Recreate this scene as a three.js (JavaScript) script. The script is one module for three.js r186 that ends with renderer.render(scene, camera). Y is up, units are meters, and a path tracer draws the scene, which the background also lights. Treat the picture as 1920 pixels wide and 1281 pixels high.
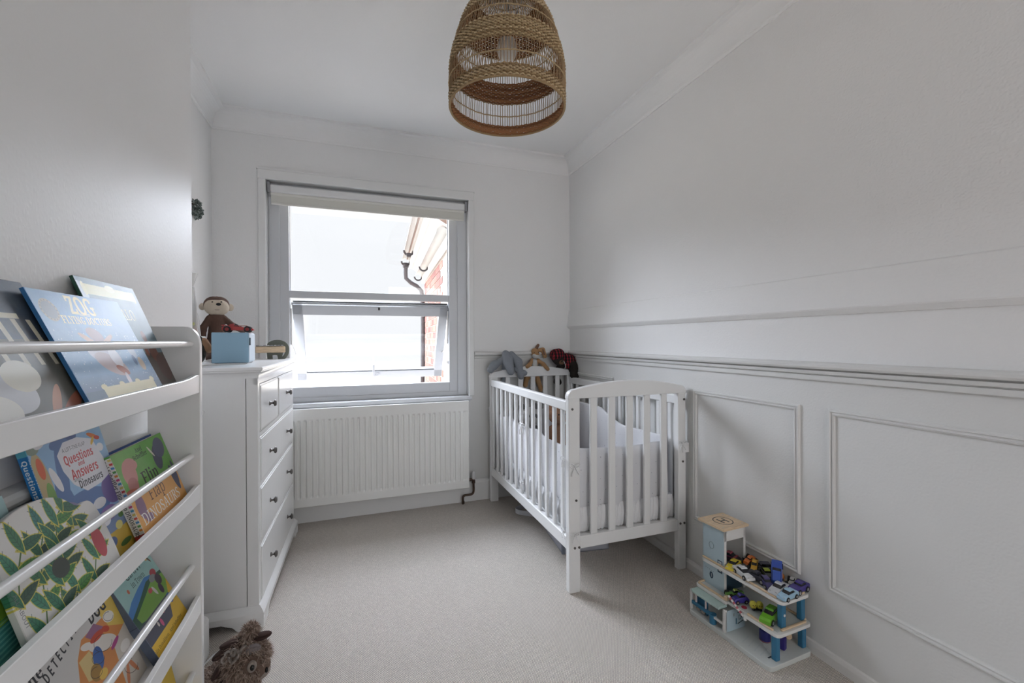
import * as THREE from 'three';
import { RoundedBoxGeometry } from 'three/addons/geometries/RoundedBoxGeometry.js';
import { mergeGeometries, mergeVertices } from 'three/addons/utils/BufferGeometryUtils.js';
import { MarchingCubes } from 'three/addons/objects/MarchingCubes.js';
import { RectAreaLightUniformsLib } from 'three/addons/lights/RectAreaLightUniformsLib.js';

// ---------------------------------------------------------------- camera, sky, light, exposure
const R = (d) => d * Math.PI / 180;
const scene = new THREE.Scene();
const camera = new THREE.PerspectiveCamera(2 * Math.atan(640.5 / 825) * 180 / Math.PI, 1920 / 1281, 0.05, 200);
camera.position.set(0, 1.15, 0);
camera.rotation.order = 'YXZ';
camera.rotation.set(R(-0.204), R(-19.646), R(-0.263));
scene.add(camera);
const renderer = new THREE.WebGLRenderer({ antialias: true });
renderer.toneMapping = THREE.LinearToneMapping;
renderer.toneMappingExposure = 1.05;
renderer.shadowMap.enabled = true;
RectAreaLightUniformsLib.init();
scene.background = new THREE.Color().setRGB(0.93, 0.955, 0.99);          // bright overcast sky, all round
// the brighter band of sky high over the garden, which lights the room through the window from above the horizon
const skyLight = new THREE.RectAreaLight(new THREE.Color().setRGB(0.89, 0.965, 1.10), 20.0, 13, 6);
skyLight.position.set(-0.5, 5.6, -8.0); skyLight.lookAt(0.1, 1.5, -3.1);
skyLight.name = 'sky_daylight'; skyLight.castShadow = true; scene.add(skyLight);
// unseen area light behind the camera, placed to light the camera-facing surfaces
const unseenRearLight = new THREE.RectAreaLight(new THREE.Color().setRGB(0.985, 0.99, 1.0), 3.5, 1.5, 1.75);
unseenRearLight.position.set(0.82, 1.30, 2.02); unseenRearLight.lookAt(0.82, 1.30, -2);
unseenRearLight.name = 'unseen_rear_light'; scene.add(unseenRearLight);

// ---------------------------------------------------------------- helpers
let seed = 12345;
const rnd = () => { seed = (seed + 0x6d2b79f5) | 0; let t = Math.imul(seed ^ (seed >>> 15), 1 | seed); t = (t + Math.imul(t ^ (t >>> 7), 61 | t)) ^ t; return ((t ^ (t >>> 14)) >>> 0) / 4294967296; };
const rr = (a, b) => a + (b - a) * rnd();
const V = (x, y, z) => new THREE.Vector3(x, y, z);
const names = new Map();
function numbered(n) { const k = names.get(n) || 0; names.set(n, k + 1); return k ? n + '_' + String(k).padStart(3, '0') : n; }
function tag(o, label, category, group, kind) { if (label) o.userData.label = label; if (category) o.userData.category = category; if (group) o.userData.group = group; if (kind) o.userData.kind = kind; return o; }
function thing(name, label, category, p = [0, 0, 0], turn = 0, group) { const o = new THREE.Group(); o.name = numbered(name); o.position.set(...p); o.rotation.y = turn; scene.add(o); return tag(o, label, category, group); }
function prep(g) { g = g.index ? g.toNonIndexed() : g; for (const k of Object.keys(g.attributes)) if (!['position', 'normal', 'uv'].includes(k)) g.deleteAttribute(k); if (!g.attributes.normal) g.computeVertexNormals(); g.morphAttributes = {}; return g; }
function planar(g) {                                     // uv in metres from the face's own direction
  const p = g.attributes.position, n = g.attributes.normal, uv = new Float32Array(p.count * 2);
  for (let i = 0; i < p.count; i++) { const x = Math.abs(n.getX(i)), y = Math.abs(n.getY(i)), z = Math.abs(n.getZ(i)); const a = x > y && x > z ? [p.getZ(i), p.getY(i)] : y > z ? [p.getX(i), p.getZ(i)] : [p.getX(i), p.getY(i)]; uv[2 * i] = a[0]; uv[2 * i + 1] = a[1]; }
  g.setAttribute('uv', new THREE.BufferAttribute(uv, 2)); return g;
}
function merge(gs, keepUV) { gs = (Array.isArray(gs) ? gs : [gs]).map(prep); for (const g of gs) if (!keepUV || !g.attributes.uv) planar(g); return gs.length > 1 ? mergeGeometries(gs) : gs[0]; }
function mesh(name, gs, m, parent = scene, keepUV) { const o = new THREE.Mesh(merge(gs, keepUV), m); o.name = parent === scene ? numbered(name) : name; o.castShadow = o.receiveShadow = true; parent.add(o); return o; }
function struct(name, gs, m, parent) { const o = mesh(name, gs, m, parent); if (!parent) o.userData.kind = 'structure'; return o; }
function put(geo, x, y, z, rx = 0, ry = 0, rz = 0, s) { if (s) geo.scale(...s); if (rx) geo.rotateX(rx); if (rz) geo.rotateZ(rz); if (ry) geo.rotateY(ry); return geo.translate(x, y, z); }
const box = (w, h, d, x = 0, y = 0, z = 0, r = 0, seg = 2) => put(r ? new RoundedBoxGeometry(w, h, d, seg, Math.min(r, w / 2.01, h / 2.01, d / 2.01)) : new THREE.BoxGeometry(w, h, d), x, y, z);
const span = (x0, x1, y0, y1, z0, z1, r = 0) => box(Math.abs(x1 - x0), Math.abs(y1 - y0), Math.abs(z1 - z0), (x0 + x1) / 2, (y0 + y1) / 2, (z0 + z1) / 2, r);
function rod(a, b, r, r2 = r, seg = 12) { const d = b.clone().sub(a), g = new THREE.CylinderGeometry(r2, r, d.length(), seg); g.applyQuaternion(new THREE.Quaternion().setFromUnitVectors(V(0, 1, 0), d.normalize())); const c = a.clone().add(b).multiplyScalar(0.5); return g.translate(c.x, c.y, c.z); }
const ball = (r, x, y, z, sx = 1, sy = 1, sz = 1, seg = 16) => put(new THREE.SphereGeometry(r, seg, Math.ceil(seg * 0.7)), x, y, z, 0, 0, 0, [sx, sy, sz]);
const tube = (pts, r, seg = 48, rs = 8, closed = false) => new THREE.TubeGeometry(new THREE.CatmullRomCurve3(pts.map((p) => Array.isArray(p) ? V(...p) : p), closed), seg, r, rs, closed);
const lathe = (pts, seg = 32) => new THREE.LatheGeometry(pts.map((p) => new THREE.Vector2(...p)), seg);
function shape(pts) { const s = new THREE.Shape(); pts.forEach((p, i) => i ? s.lineTo(...p) : s.moveTo(...p)); s.closePath(); return s; }
const extrude = (s, depth, bevel = 0, seg = 2, curveSegments = 10) => new THREE.ExtrudeGeometry(Array.isArray(s) ? shape(s) : s, { depth, bevelEnabled: bevel > 0, bevelSize: bevel, bevelThickness: bevel, bevelSegments: seg, curveSegments });
const torus = (R0, r, x, y, z, rx = 0, ry = 0, rs = 8, ts = 32) => put(new THREE.TorusGeometry(R0, r, rs, ts), x, y, z, rx, ry);
// a moulding: profile (out, up) swept straight between two points; out is a horizontal unit vector
function moulding(profile, a, b, out) {
  const d = b.clone().sub(a), L = d.length(), g = extrude(profile.map(([o, u]) => [o, u]), L);
  const zx = d.normalize(), xx = out.clone(), yy = V(0, 1, 0);
  const m = new THREE.Matrix4().makeBasis(xx, yy, zx); g.applyMatrix4(m); if (m.determinant() < 0) { const gi = prep(g), p = gi.attributes.position; for (let i = 0; i < p.count; i += 3) for (const k of ['position', 'normal', 'uv']) { const at = gi.attributes[k]; const n = at.itemSize; for (let c = 0; c < n; c++) { const t = at.array[(i + 1) * n + c]; at.array[(i + 1) * n + c] = at.array[(i + 2) * n + c]; at.array[(i + 2) * n + c] = t; } } gi.translate(a.x, a.y, a.z); return gi; }
  return g.translate(a.x, a.y, a.z);
}
// a profile (out, up) swept along a flat path of [x, z] points with mitred corners; out is to the left of travel when side = 1
function sweep(profile, path, y0, side = 1) {
  const n = path.length, nrm = []; for (let i = 0; i + 1 < n; i++) { const dx = path[i + 1][0] - path[i][0], dz = path[i + 1][1] - path[i][1], l = Math.hypot(dx, dz); nrm.push([dz / l * side, -dx / l * side]); }
  const at = (i, [o, u]) => { const a = nrm[Math.max(0, i - 1)], b = nrm[Math.min(n - 2, i)]; const mx = a[0] + b[0], mz = a[1] + b[1], k = 2 / (mx * mx + mz * mz); return [path[i][0] + mx * k * o, y0 + u, path[i][1] + mz * k * o]; };
  const pos = []; for (let i = 0; i + 1 < n; i++) for (let j = 0; j < profile.length; j++) { const q = (j + 1) % profile.length, A = at(i, profile[j]), B = at(i + 1, profile[j]), C = at(i + 1, profile[q]), D = at(i, profile[q]); pos.push(...A, ...B, ...C, ...A, ...C, ...D); }
  const g = new THREE.BufferGeometry(); g.setAttribute('position', new THREE.Float32BufferAttribute(pos, 3)); g.computeVertexNormals(); return g;
}
// smooth blended bodies: list of [ax,ay,az,ra, bx,by,bz,rb] tapered capsules -> one skin
function blob(parts, k = 0.012, res = 44, wobble = 0) {
  let lo = V(9, 9, 9), hi = V(-9, -9, -9);
  for (const p of parts) { lo.min(V(p[0] - p[3], p[1] - p[3], p[2] - p[3])).min(V(p[4] - p[7], p[5] - p[7], p[6] - p[7])); hi.max(V(p[0] + p[3], p[1] + p[3], p[2] + p[3])).max(V(p[4] + p[7], p[5] + p[7], p[6] + p[7])); }
  const c = lo.clone().add(hi).multiplyScalar(0.5), half = Math.max(hi.x - lo.x, hi.y - lo.y, hi.z - lo.z) * 0.5 * 1.18 + k;
  const mc = new MarchingCubes(res, new THREE.MeshStandardMaterial(), false, false, 200000); mc.isolation = 0;
  const f = mc.field, n = res;
  for (let z = 0; z < n; z++) for (let y = 0; y < n; y++) for (let x = 0; x < n; x++) {
    const px = c.x + (x - n / 2) / (n / 2) * half, py = c.y + (y - n / 2) / (n / 2) * half, pz = c.z + (z - n / 2) / (n / 2) * half; let s = 0;
    for (const q of parts) { const dx = q[4] - q[0], dy = q[5] - q[1], dz = q[6] - q[2], L2 = dx * dx + dy * dy + dz * dz || 1e-9; let t = ((px - q[0]) * dx + (py - q[1]) * dy + (pz - q[2]) * dz) / L2; t = t < 0 ? 0 : t > 1 ? 1 : t; const d = Math.hypot(px - q[0] - dx * t, py - q[1] - dy * t, pz - q[2] - dz * t) - (q[3] + (q[7] - q[3]) * t); s += Math.exp(-d / k); }
    let D = -k * Math.log(Math.max(s, 1e-300)); if (wobble) D += wobble * Math.sin(px * 190 + py * 60) * Math.sin(py * 210 + pz * 40) * Math.sin(pz * 170);
    f[x + y * n + z * n * n] = -D;
  }
  mc.update();
  const cnt = mc.count, g = new THREE.BufferGeometry();
  g.setAttribute('position', new THREE.BufferAttribute(mc.positionArray.slice(0, cnt * 3), 3));
  g.scale(half, half, half); g.translate(c.x, c.y, c.z);
  const w = mergeVertices(g, 1e-5); w.computeVertexNormals(); return w;
}
// ---------------------------------------------------------------- textures
function canvasTex(w, h, draw, srgb = true) { const c = document.createElement('canvas'); c.width = w; c.height = h; const x = c.getContext('2d'); draw(x, w, h); const t = new THREE.CanvasTexture(c); if (srgb) t.colorSpace = THREE.SRGBColorSpace; t.anisotropy = 8; return t; }
function noiseTex(n, fn, size) { const d = new Uint8Array(n * n * 4); for (let y = 0; y < n; y++) for (let x = 0; x < n; x++) { const v = fn(x / n, y / n); const i = (y * n + x) * 4; d[i] = v[0]; d[i + 1] = v[1]; d[i + 2] = v[2]; d[i + 3] = 255; } const t = new THREE.DataTexture(d, n, n); t.wrapS = t.wrapT = THREE.RepeatWrapping; t.magFilter = THREE.LinearFilter; t.minFilter = THREE.LinearMipmapLinearFilter; t.generateMipmaps = true; t.repeat.set(1 / size, 1 / size); t.needsUpdate = true; return t; }
// tileable value noise
const lat = new Float32Array(65536); for (let i = 0; i < 65536; i++) lat[i] = rnd();
function vn(u, v, f, o = 0) { const x = u * f, y = v * f, i = Math.floor(x), j = Math.floor(y); let a = x - i, b = y - j; a = a * a * (3 - 2 * a); b = b * b * (3 - 2 * b); const L = (p, q) => lat[((((p % f) + f) % f) + (((q % f) + f) % f) * 251 + o * 7919) & 65535]; return (L(i, j) * (1 - a) + L(i + 1, j) * a) * (1 - b) + (L(i, j + 1) * (1 - a) + L(i + 1, j + 1) * a) * b; }
const fbm = (u, v, f, o = 0, n = 4) => { let s = 0, a = 0.5, t = 0; for (let i = 0; i < n; i++) { s += a * vn(u, v, f << i, o + i); t += a; a *= 0.5; } return s / t; };
const grey = (v) => { v = Math.max(0, Math.min(255, v)); return [v, v, v]; };
const M = {};
const std = (c, rough = 0.6, extra = {}) => new THREE.MeshStandardMaterial({ color: Array.isArray(c) ? new THREE.Color().setRGB(...c) : new THREE.Color(c), roughness: rough, ...extra });
const wallBump = noiseTex(512, (u, v) => grey(255 * (0.55 * fbm(u, v, 16, 1) + 0.45 * vn(u, v, 128, 5))), 0.6);
const paperBump = noiseTex(512, (u, v) => grey(255 * (0.4 * fbm(u, v, 8, 2) + 0.6 * vn(u, v * 0.5, 128, 3) * vn(u, v, 64, 9))), 0.45);
const carpetBump = noiseTex(1024, (u, v) => { const n = 48, x = u * n * 0.75, row = Math.floor(v * n), y = v * n - row; const xx = x + (row % 2) * 0.5 + 0.25 * (vn(u, v, 32, 3) - 0.5), fx = xx - Math.floor(xx); const h = Math.sqrt(Math.max(0, Math.sin(Math.PI * fx))) * Math.sqrt(Math.max(0, Math.sin(Math.PI * y))); return grey(255 * (h * 0.8 + 0.2 * vn(u, v, 256, 4))); }, 0.24);
const carpetMap = noiseTex(1024, (u, v) => { const n = 48, x = u * n * 0.75, row = Math.floor(v * n), y = v * n - row; const xx = x + (row % 2) * 0.5 + 0.25 * (vn(u, v, 32, 3) - 0.5), fx = xx - Math.floor(xx), id = Math.floor(xx); const tone = 0.95 + 0.06 * (lat[((id % 36) * 131 + row * 17) & 4095] - 0.5) + 0.05 * (vn(u, v, 256, 6) - 0.5); const gap = Math.min(Math.sin(Math.PI * fx), Math.sin(Math.PI * y)) < 0.34 ? 0.66 : 1; const k = tone * gap; return [246 * k, 237 * k, 227 * k].map((q) => Math.min(255, q)); }, 0.24); carpetMap.colorSpace = THREE.SRGBColorSpace;
const fabricBump = noiseTex(256, (u, v) => grey(128 + 60 * Math.sin(u * 64 * 2 * Math.PI) * Math.sin(v * 64 * 2 * Math.PI) + 60 * (vn(u, v, 64, 8) - 0.5)), 0.08);
const plushBump = noiseTex(256, (u, v) => grey(255 * (0.5 * vn(u, v, 64, 11) + 0.5 * vn(u, v, 128, 12))), 0.06);
M.wall = std([0.875, 0.872, 0.865], 0.75, { bumpMap: wallBump, bumpScale: 0.0012 });
M.paper = std([0.875, 0.872, 0.865], 0.47, { bumpMap: paperBump, bumpScale: 0.00045 });
M.ceil = std([0.90, 0.90, 0.892], 0.85, { bumpMap: wallBump, bumpScale: 0.0006 });
M.dado = std([0.735, 0.732, 0.715], 0.5, { bumpMap: wallBump, bumpScale: 0.0006 });
M.trim = std([0.84, 0.84, 0.83], 0.4);
M.carpet = std([1, 1, 1], 0.95, { map: carpetMap, bumpMap: carpetBump, bumpScale: 0.0022 });
M.upvc = std([0.66, 0.675, 0.70], 0.32);
M.white = std([0.82, 0.82, 0.82], 0.35);
M.rubber = std([0.02, 0.02, 0.022], 0.5);
M.satin = std([0.895, 0.895, 0.89], 0.24);
M.crib = std([0.84, 0.84, 0.835], 0.34);
M.pewter = std([0.16, 0.15, 0.145], 0.35, { metalness: 0.85 });
M.steel = std([0.6, 0.6, 0.6], 0.3, { metalness: 0.9 });
M.rad = std([0.88, 0.88, 0.855], 0.35);
M.glass = new THREE.MeshPhysicalMaterial({ color: 0xffffff, roughness: 0.02, transmission: 1, thickness: 0, ior: 1.5 });
M.wood = std([0.62, 0.42, 0.24], 0.5, { map: null });
const woodMap = noiseTex(256, (u, v) => { const k = 0.88 + 0.14 * vn(v, u * 0.0625, 64, 3) + 0.05 * vn(v, u * 0.125, 128, 6); return [224 * k, 198 * k, 164 * k]; }, 0.12); woodMap.colorSpace = THREE.SRGBColorSpace;
M.wood = std([1, 1, 1], 0.5, { map: woodMap });

// ---------------------------------------------------------------- the room
const Xr = 1.575, Zb = -3.074, Xl = -0.80, Xc = -0.535, Zc = -1.825, Zf = 1.0, Hc = 2.535;
struct('floor', span(Xl - 0.2, Xr + 0.2, -0.12, 0, Zb - 0.2, Zf + 1.4), M.carpet);
struct('ceiling', span(Xl - 0.2, Xr + 0.2, Hc, Hc + 0.15, Zb - 0.2, Zf + 1.4), M.ceil);
// right wall: plaster above the dado, boxed-out upper part, painted panelling below
const wr = struct('wall_right', span(Xr, Xr + 0.2, 1.03, Hc, Zb - 0.2, Zf + 0.15), M.wall);
struct('lower_wall', span(Xr, Xr + 0.2, 0, 1.03, Zb - 0.2, Zf + 0.15), M.dado, wr);
// boxed ledge running along the right wall
struct('trim_1', moulding([[0, 0], [0.008, 0.001], [0.024, 0.018], [0.026, 0.023], [0.019, 0.060], [0.010, 0.125], [0.008, 0.142], [0.004, 0.146], [0, 0.147]], V(Xr, 1.232, Zb), V(Xr, 1.232, Zf), V(-1, 0, 0)), M.wall);
// back wall with the window opening
const wo = { x0: -0.513, x1: 0.768, y0: 0.735, y1: 2.15 }, wh = { x0: -0.525, x1: 0.780, y0: 0.73, y1: 2.162 };
{ const s = shape([[Xl - 0.2, 1.03], [wh.x0, 1.03], [wh.x0, wh.y1], [wh.x1, wh.y1], [wh.x1, 1.03], [Xr, 1.03], [Xr, Hc], [Xl - 0.2, Hc]]);
  const wb = struct('wall_back', put(extrude(s, 0.14), 0, 0, Zb - 0.14), M.wall);
  const s2 = shape([[Xl - 0.2, 0], [Xr, 0], [Xr, 1.03], [wh.x1, 1.03], [wh.x1, wh.y0], [wh.x0, wh.y0], [wh.x0, 1.03], [Xl - 0.2, 1.03]]);
  struct('lower_wall', put(extrude(s2, 0.14), 0, 0, Zb - 0.14), M.dado, wb); }
// alcove and chimney breast on the left
const wl = struct('wall_left', span(Xl - 0.2, Xl, 1.03, Hc, Zb - 0.14, Zc), M.wall);
struct('lower_wall', span(Xl - 0.2, Xl, 0, 1.03, Zb - 0.14, Zc), M.dado, wl);
const wc = struct('wall_chimney_breast', span(Xl - 0.2, Xc, 0.87, Hc, Zc, Zf + 0.15), M.paper);
struct('lower_wall', span(Xl - 0.2, Xc, 0, 0.87, Zc, Zf + 0.15), M.dado, wc);
// unseen wall behind the camera; doorway and landing window placed to let light in
{ const s = shape([[Xc, 0], [0.52, 0], [0.52, 2.03], [1.38, 2.03], [1.38, 0], [Xr, 0], [Xr, Hc], [Xc, Hc]]);
  struct('wall_front', put(extrude(s, 0.12), 0, 0, Zf), M.wall);
  const Lz = Zf + 1.05, hole = shape([[Xc, 0], [Xr + 0.2, 0], [Xr + 0.2, Hc], [Xc, Hc]]), wn = new THREE.Path(); wn.moveTo(0.06, 0.42); wn.lineTo(0.06, 2.18); wn.lineTo(1.58, 2.18); wn.lineTo(1.58, 0.42); wn.closePath(); hole.holes.push(wn);
  struct('unseen_wall_landing', [put(extrude(hole, 0.1), 0, 0, Lz), span(-0.1, 0.0, 0, Hc, Zf + 0.12, Lz), span(Xr + 0.1, Xr + 0.2, 0, Hc, Zf + 0.12, Lz)], M.wall);
  struct('unseen_window_2', [span(0.06, 0.12, 0.42, 2.18, Lz + 0.01, Lz + 0.07), span(1.52, 1.58, 0.42, 2.18, Lz + 0.01, Lz + 0.07), span(0.12, 1.52, 2.12, 2.18, Lz + 0.01, Lz + 0.07), span(0.12, 1.52, 0.42, 0.48, Lz + 0.01, Lz + 0.07), span(0.79, 0.85, 0.48, 2.12, Lz + 0.01, Lz + 0.07)], M.upvc);  // out of view, frames the opening for the rear light
  struct('unseen_door_1', [span(0.48, 0.52, 0, 2.07, Zf - 0.015, Zf + 0.135), span(1.38, 1.42, 0, 2.07, Zf - 0.015, Zf + 0.135), span(0.48, 1.42, 2.03, 2.09, Zf - 0.015, Zf + 0.135)], M.trim); }
// cornices
const cove = (() => { const p = [[0, 0], [0.006, 0], [0.008, 0.008]]; for (let i = 0; i <= 8; i++) { const a = i / 8 * Math.PI / 2; p.push([0.012 + 0.062 * (1 - Math.cos(a)), 0.012 + 0.09 * Math.sin(a)]); } p.push([0.085, 0.104], [0.087, 0.118], [0, 0.118]); return p; })();
const Cy = Hc - 0.117;
struct('trim_2', moulding(cove, V(Xr, Cy, Zb), V(Xr, Cy, Zf), V(-1, 0, 0)), M.ceil);
struct('trim_3', moulding(cove, V(Xl, Cy, Zb), V(Xr, Cy, Zb), V(0, 0, 1)), M.ceil);
struct('trim_4', moulding(cove, V(Xl, Cy, Zb), V(Xl, Cy, Zc), V(1, 0, 0)), M.ceil);
// dado rails
const dadoP = [[0, 0], [0.012, 0], [0.013, 0.017], [0.007, 0.0185], [0.007, 0.0215], [0.018, 0.023], [0.021, 0.035], [0.010, 0.0375], [0.010, 0.041], [0.030, 0.042], [0.034, 0.049], [0.034, 0.057], [0.027, 0.063], [0, 0.066]];
struct('trim_5', moulding(dadoP, V(Xr, 1.000, Zb), V(Xr, 1.000, Zf), V(-1, 0, 0)), M.dado);
struct('trim_6', moulding(dadoP, V(0.806, 1.000, Zb), V(Xr, 1.000, Zb), V(0, 0, 1)), M.dado);
struct('trim_7', moulding(dadoP, V(Xc, 0.848, Zc), V(Xc, 0.848, Zf), V(1, 0, 0)), M.dado);
// panel mouldings: frames with mitred corners
const pmP = [[0, 0], [0.004, 0], [0.010, 0.004], [0.010, 0.008], [0.005, 0.011], [0.005, 0.014], [0.009, 0.017], [0.006, 0.022], [0, 0.022]];
function panelFrame(name, plane, fixed, a0, a1, y0, y1) {           // on plane x = fixed (out = sign)
  const out = plane, w = 0.022, pos = [], P = (a, y, o) => V(fixed + out * o, y, a);
  const outer = [[a0, y0], [a1, y0], [a1, y1], [a0, y1]], inward = [[1, 1], [-1, 1], [-1, -1], [1, -1]];
  const tri = []; for (let e = 0; e < 4; e++) { const f = (e + 1) % 4; for (let i = 0; i + 1 < pmP.length; i++) { const q = (c, k) => { const [o, u] = pmP[k]; return P(outer[c][0] + inward[c][0] * u, outer[c][1] + inward[c][1] * u, o); }; const A = q(e, i), B = q(f, i), C = q(f, i + 1), D = q(e, i + 1); tri.push(A, B, C, A, C, D); } }
  for (const v of tri) pos.push(v.x, v.y, v.z);
  const g = new THREE.BufferGeometry(); g.setAttribute('position', new THREE.Float32BufferAttribute(pos, 3)); g.computeVertexNormals();
  return struct(name, g, M.dado);
}
panelFrame('trim_8', -1, Xr, -1.745, -1.192, 0.262, 0.902);
panelFrame('trim_9', -1, Xr, -1.086, -0.42, 0.262, 0.902);
panelFrame('trim_10', -1, Xr, -2.98, -2.455, 0.262, 0.905);
panelFrame('trim_11', -1, Xr, -2.345, -1.85, 0.262, 0.905);
panelFrame('trim_12', -1, Xr, -0.31, 0.4, 0.262, 0.902);
panelFrame('trim_13', 1, Xc, -1.72, -1.0, 0.262, 0.76);
panelFrame('trim_14', 1, Xc, -0.9, -0.2, 0.262, 0.76);
// skirtings
const skR = [[0, 0], [0.010, 0], [0.010, 0.030], [0.007, 0.042], [0, 0.046]];
struct('baseboard_right', moulding(skR, V(Xr, 0, Zb), V(Xr, 0, Zf), V(-1, 0, 0)), std([0.80, 0.79, 0.77], 0.45));
const skB = [[0, 0], [0.018, 0], [0.018, 0.128], [0.014, 0.138], [0.006, 0.146], [0, 0.148]];
struct('baseboard_back', moulding(skB, V(Xl, 0, Zb), V(Xr, 0, Zb), V(0, 0, 1)), M.trim);
struct('baseboard_left', [moulding(skB.map(([a, b]) => [a * 1.35, b]), V(Xc, 0, Zf), V(Xc, 0, Zc - 0.07), V(1, 0, 0)), span(Xc - 0.02, Xc, 0, 0.145, Zc - 0.07, Zc)], M.trim);

// unseen rest of our own house, masses placed to shade the near ground
struct('unseen_wall_exterior', [span(-7, 7, -3, -0.13, Zb - 0.14, 7), span(-7, -1.02, -0.13, 2.7, Zb - 0.14, 7), span(1.9, 7, -0.13, 2.7, Zb - 0.14, 7), span(-7, 7, 2.72, 4.2, Zb - 0.14, 7)], std([0.45, 0.26, 0.2], 0.95));

// ---------------------------------------------------------------- the window
{ const w = new THREE.Group(); w.name = 'window_1'; w.userData.kind = 'structure'; scene.add(w);
  const zf = -3.140;
  // casing round the opening
  const cz = Zb + 0.016;
  mesh('window_casing', [span(-0.555, wo.x0, 0.74, 2.15, Zb, cz, 0.004), span(wo.x1, 0.805, 0.752, 2.15, Zb, cz, 0.004), span(-0.558, 0.808, 2.148, 2.206, Zb, cz + 0.004, 0.004), span(-0.562, 0.812, 2.204, 2.214, Zb, cz + 0.008, 0.003)], M.trim, w);
  mesh('window_reveal', [span(wo.x0 - 0.012, wo.x0, wo.y0, wo.y1, Zb - 0.14, Zb + 0.002), span(wo.x1, wo.x1 + 0.012, wo.y0, wo.y1, Zb - 0.14, Zb + 0.002), span(wo.x0, wo.x1, wo.y1, wo.y1 + 0.012, Zb - 0.14, Zb + 0.002)], M.trim, w);
  mesh('window_sill', [span(wo.x0 - 0.012, 0.785, 0.724, 0.752, Zb - 0.10, Zb + 0.030, 0.006), span(wo.x0, 0.775, 0.712, 0.726, Zb, Zb + 0.016, 0.003)], M.upvc, w);
  mesh('outer_sill', span(wo.x0, wo.x1, 0.70, 0.745, Zb - 0.24, Zb - 0.125, 0.005), std([0.30, 0.29, 0.28], 0.9), w);
  // fixed frame: jambs with a stepped inner bead, head, transom, bottom rail
  const d0 = zf - 0.06, f = (x0, x1, y0, y1) => [span(x0, x1, y0, y1, d0, zf, 0.003)];
  const bead = (x0, x1, y0, y1) => span(x0, x1, y0, y1, d0 + 0.005, zf + 0.010, 0.004);
  mesh('frame_jamb', [...f(wo.x0, -0.395, 0.752, 2.15), bead(wo.x0, -0.447, 0.752, 2.15)], M.upvc, w);
  mesh('frame_jamb', [...f(0.641, wo.x1, 0.752, 2.15), bead(0.700, wo.x1, 0.752, 2.15)], M.upvc, w);
  mesh('frame_head', [...f(-0.395, 0.641, 2.05, 2.15), bead(-0.447, 0.70, 2.10, 2.15)], M.upvc, w);
  mesh('frame_transom', f(-0.395, 0.641, 1.428, 1.474), M.upvc, w);
  mesh('frame_bottom_rail', [...f(-0.395, 0.641, 0.752, 0.848), bead(-0.447, 0.70, 0.752, 0.782)], M.upvc, w);
  mesh('glazing_gasket', [span(-0.397, -0.390, 1.474, 2.05, d0 + 0.02, d0 + 0.03), span(0.636, 0.643, 1.474, 2.05, d0 + 0.02, d0 + 0.03), span(-0.395, 0.641, 1.472, 1.477, d0 + 0.02, d0 + 0.03)], std([0.55, 0.56, 0.57], 0.5), w);
  mesh('pane', span(-0.395, 0.641, 1.474, 2.05, d0 + 0.022, d0 + 0.028), M.glass, w);
  // top-hung sash, pushed open at the bottom
  const s = new THREE.Group(); s.name = 'sash'; s.position.set(0.128, 1.382, -3.16); s.rotation.x = R(28.5); w.add(s);
  const W = 0.510, Hh = 0.585, fr = 0.062;
  mesh('sash_frame', [span(-W, -W + fr, -Hh, 0, -0.05, 0, 0.004), span(W - fr, W, -Hh, 0, -0.05, 0, 0.004), span(-W, W, -fr - 0.008, 0, -0.05, 0, 0.004), span(-W, W, -Hh, -Hh + fr, -0.05, 0, 0.004),
    span(-W - 0.008, W + 0.008, -0.014, 0.006, -0.062, -0.03, 0.003)], M.upvc, s);
  mesh('sash_gasket', [span(-W - 0.006, -W + 0.004, -Hh, 0, -0.056, -0.046), span(W - 0.004, W + 0.006, -Hh, 0, -0.056, -0.046), span(-W, W, -Hh - 0.005, -Hh + 0.004, -0.056, -0.046), span(-W, W, 0.000, 0.012, -0.058, -0.044),
    span(-W + fr - 0.003, W - fr + 0.003, -Hh + fr - 0.001, -Hh + fr + 0.004, -0.012, -0.004)], M.rubber, s);
  mesh('pane', span(-W + fr - 0.004, W - fr + 0.004, -Hh + fr - 0.004, -fr, -0.028, -0.022), M.glass, s);
  mesh('window_handle', [put(new THREE.CylinderGeometry(0.016, 0.018, 0.014, 16), 0.03, -Hh + 0.034, 0.006, Math.PI / 2), box(0.016, 0.10, 0.016, 0.0, -Hh + 0.088, 0.030, 0.006), rod(V(0.03, -Hh + 0.034, 0.006), V(0.0, -Hh + 0.04, 0.03), 0.008)], M.upvc, s);
  mesh('trickle_catch', box(0.012, 0.02, 0.008, 0.03, -0.014, 0.004, 0.002), M.rubber, s);
  // friction stays between sash and frame
  for (const x of [-0.388, 0.634]) mesh('friction_stay', [rod(V(x, 1.36, -3.16), V(x, 1.13, -3.17), 0.005, 0.005, 6), rod(V(x, 1.13, -3.17), V(x * 0.985, 1.06, -3.33), 0.004, 0.004, 6), box(0.012, 0.02, 0.014, x, 0.99, -3.175)], M.steel, w);
}
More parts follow.
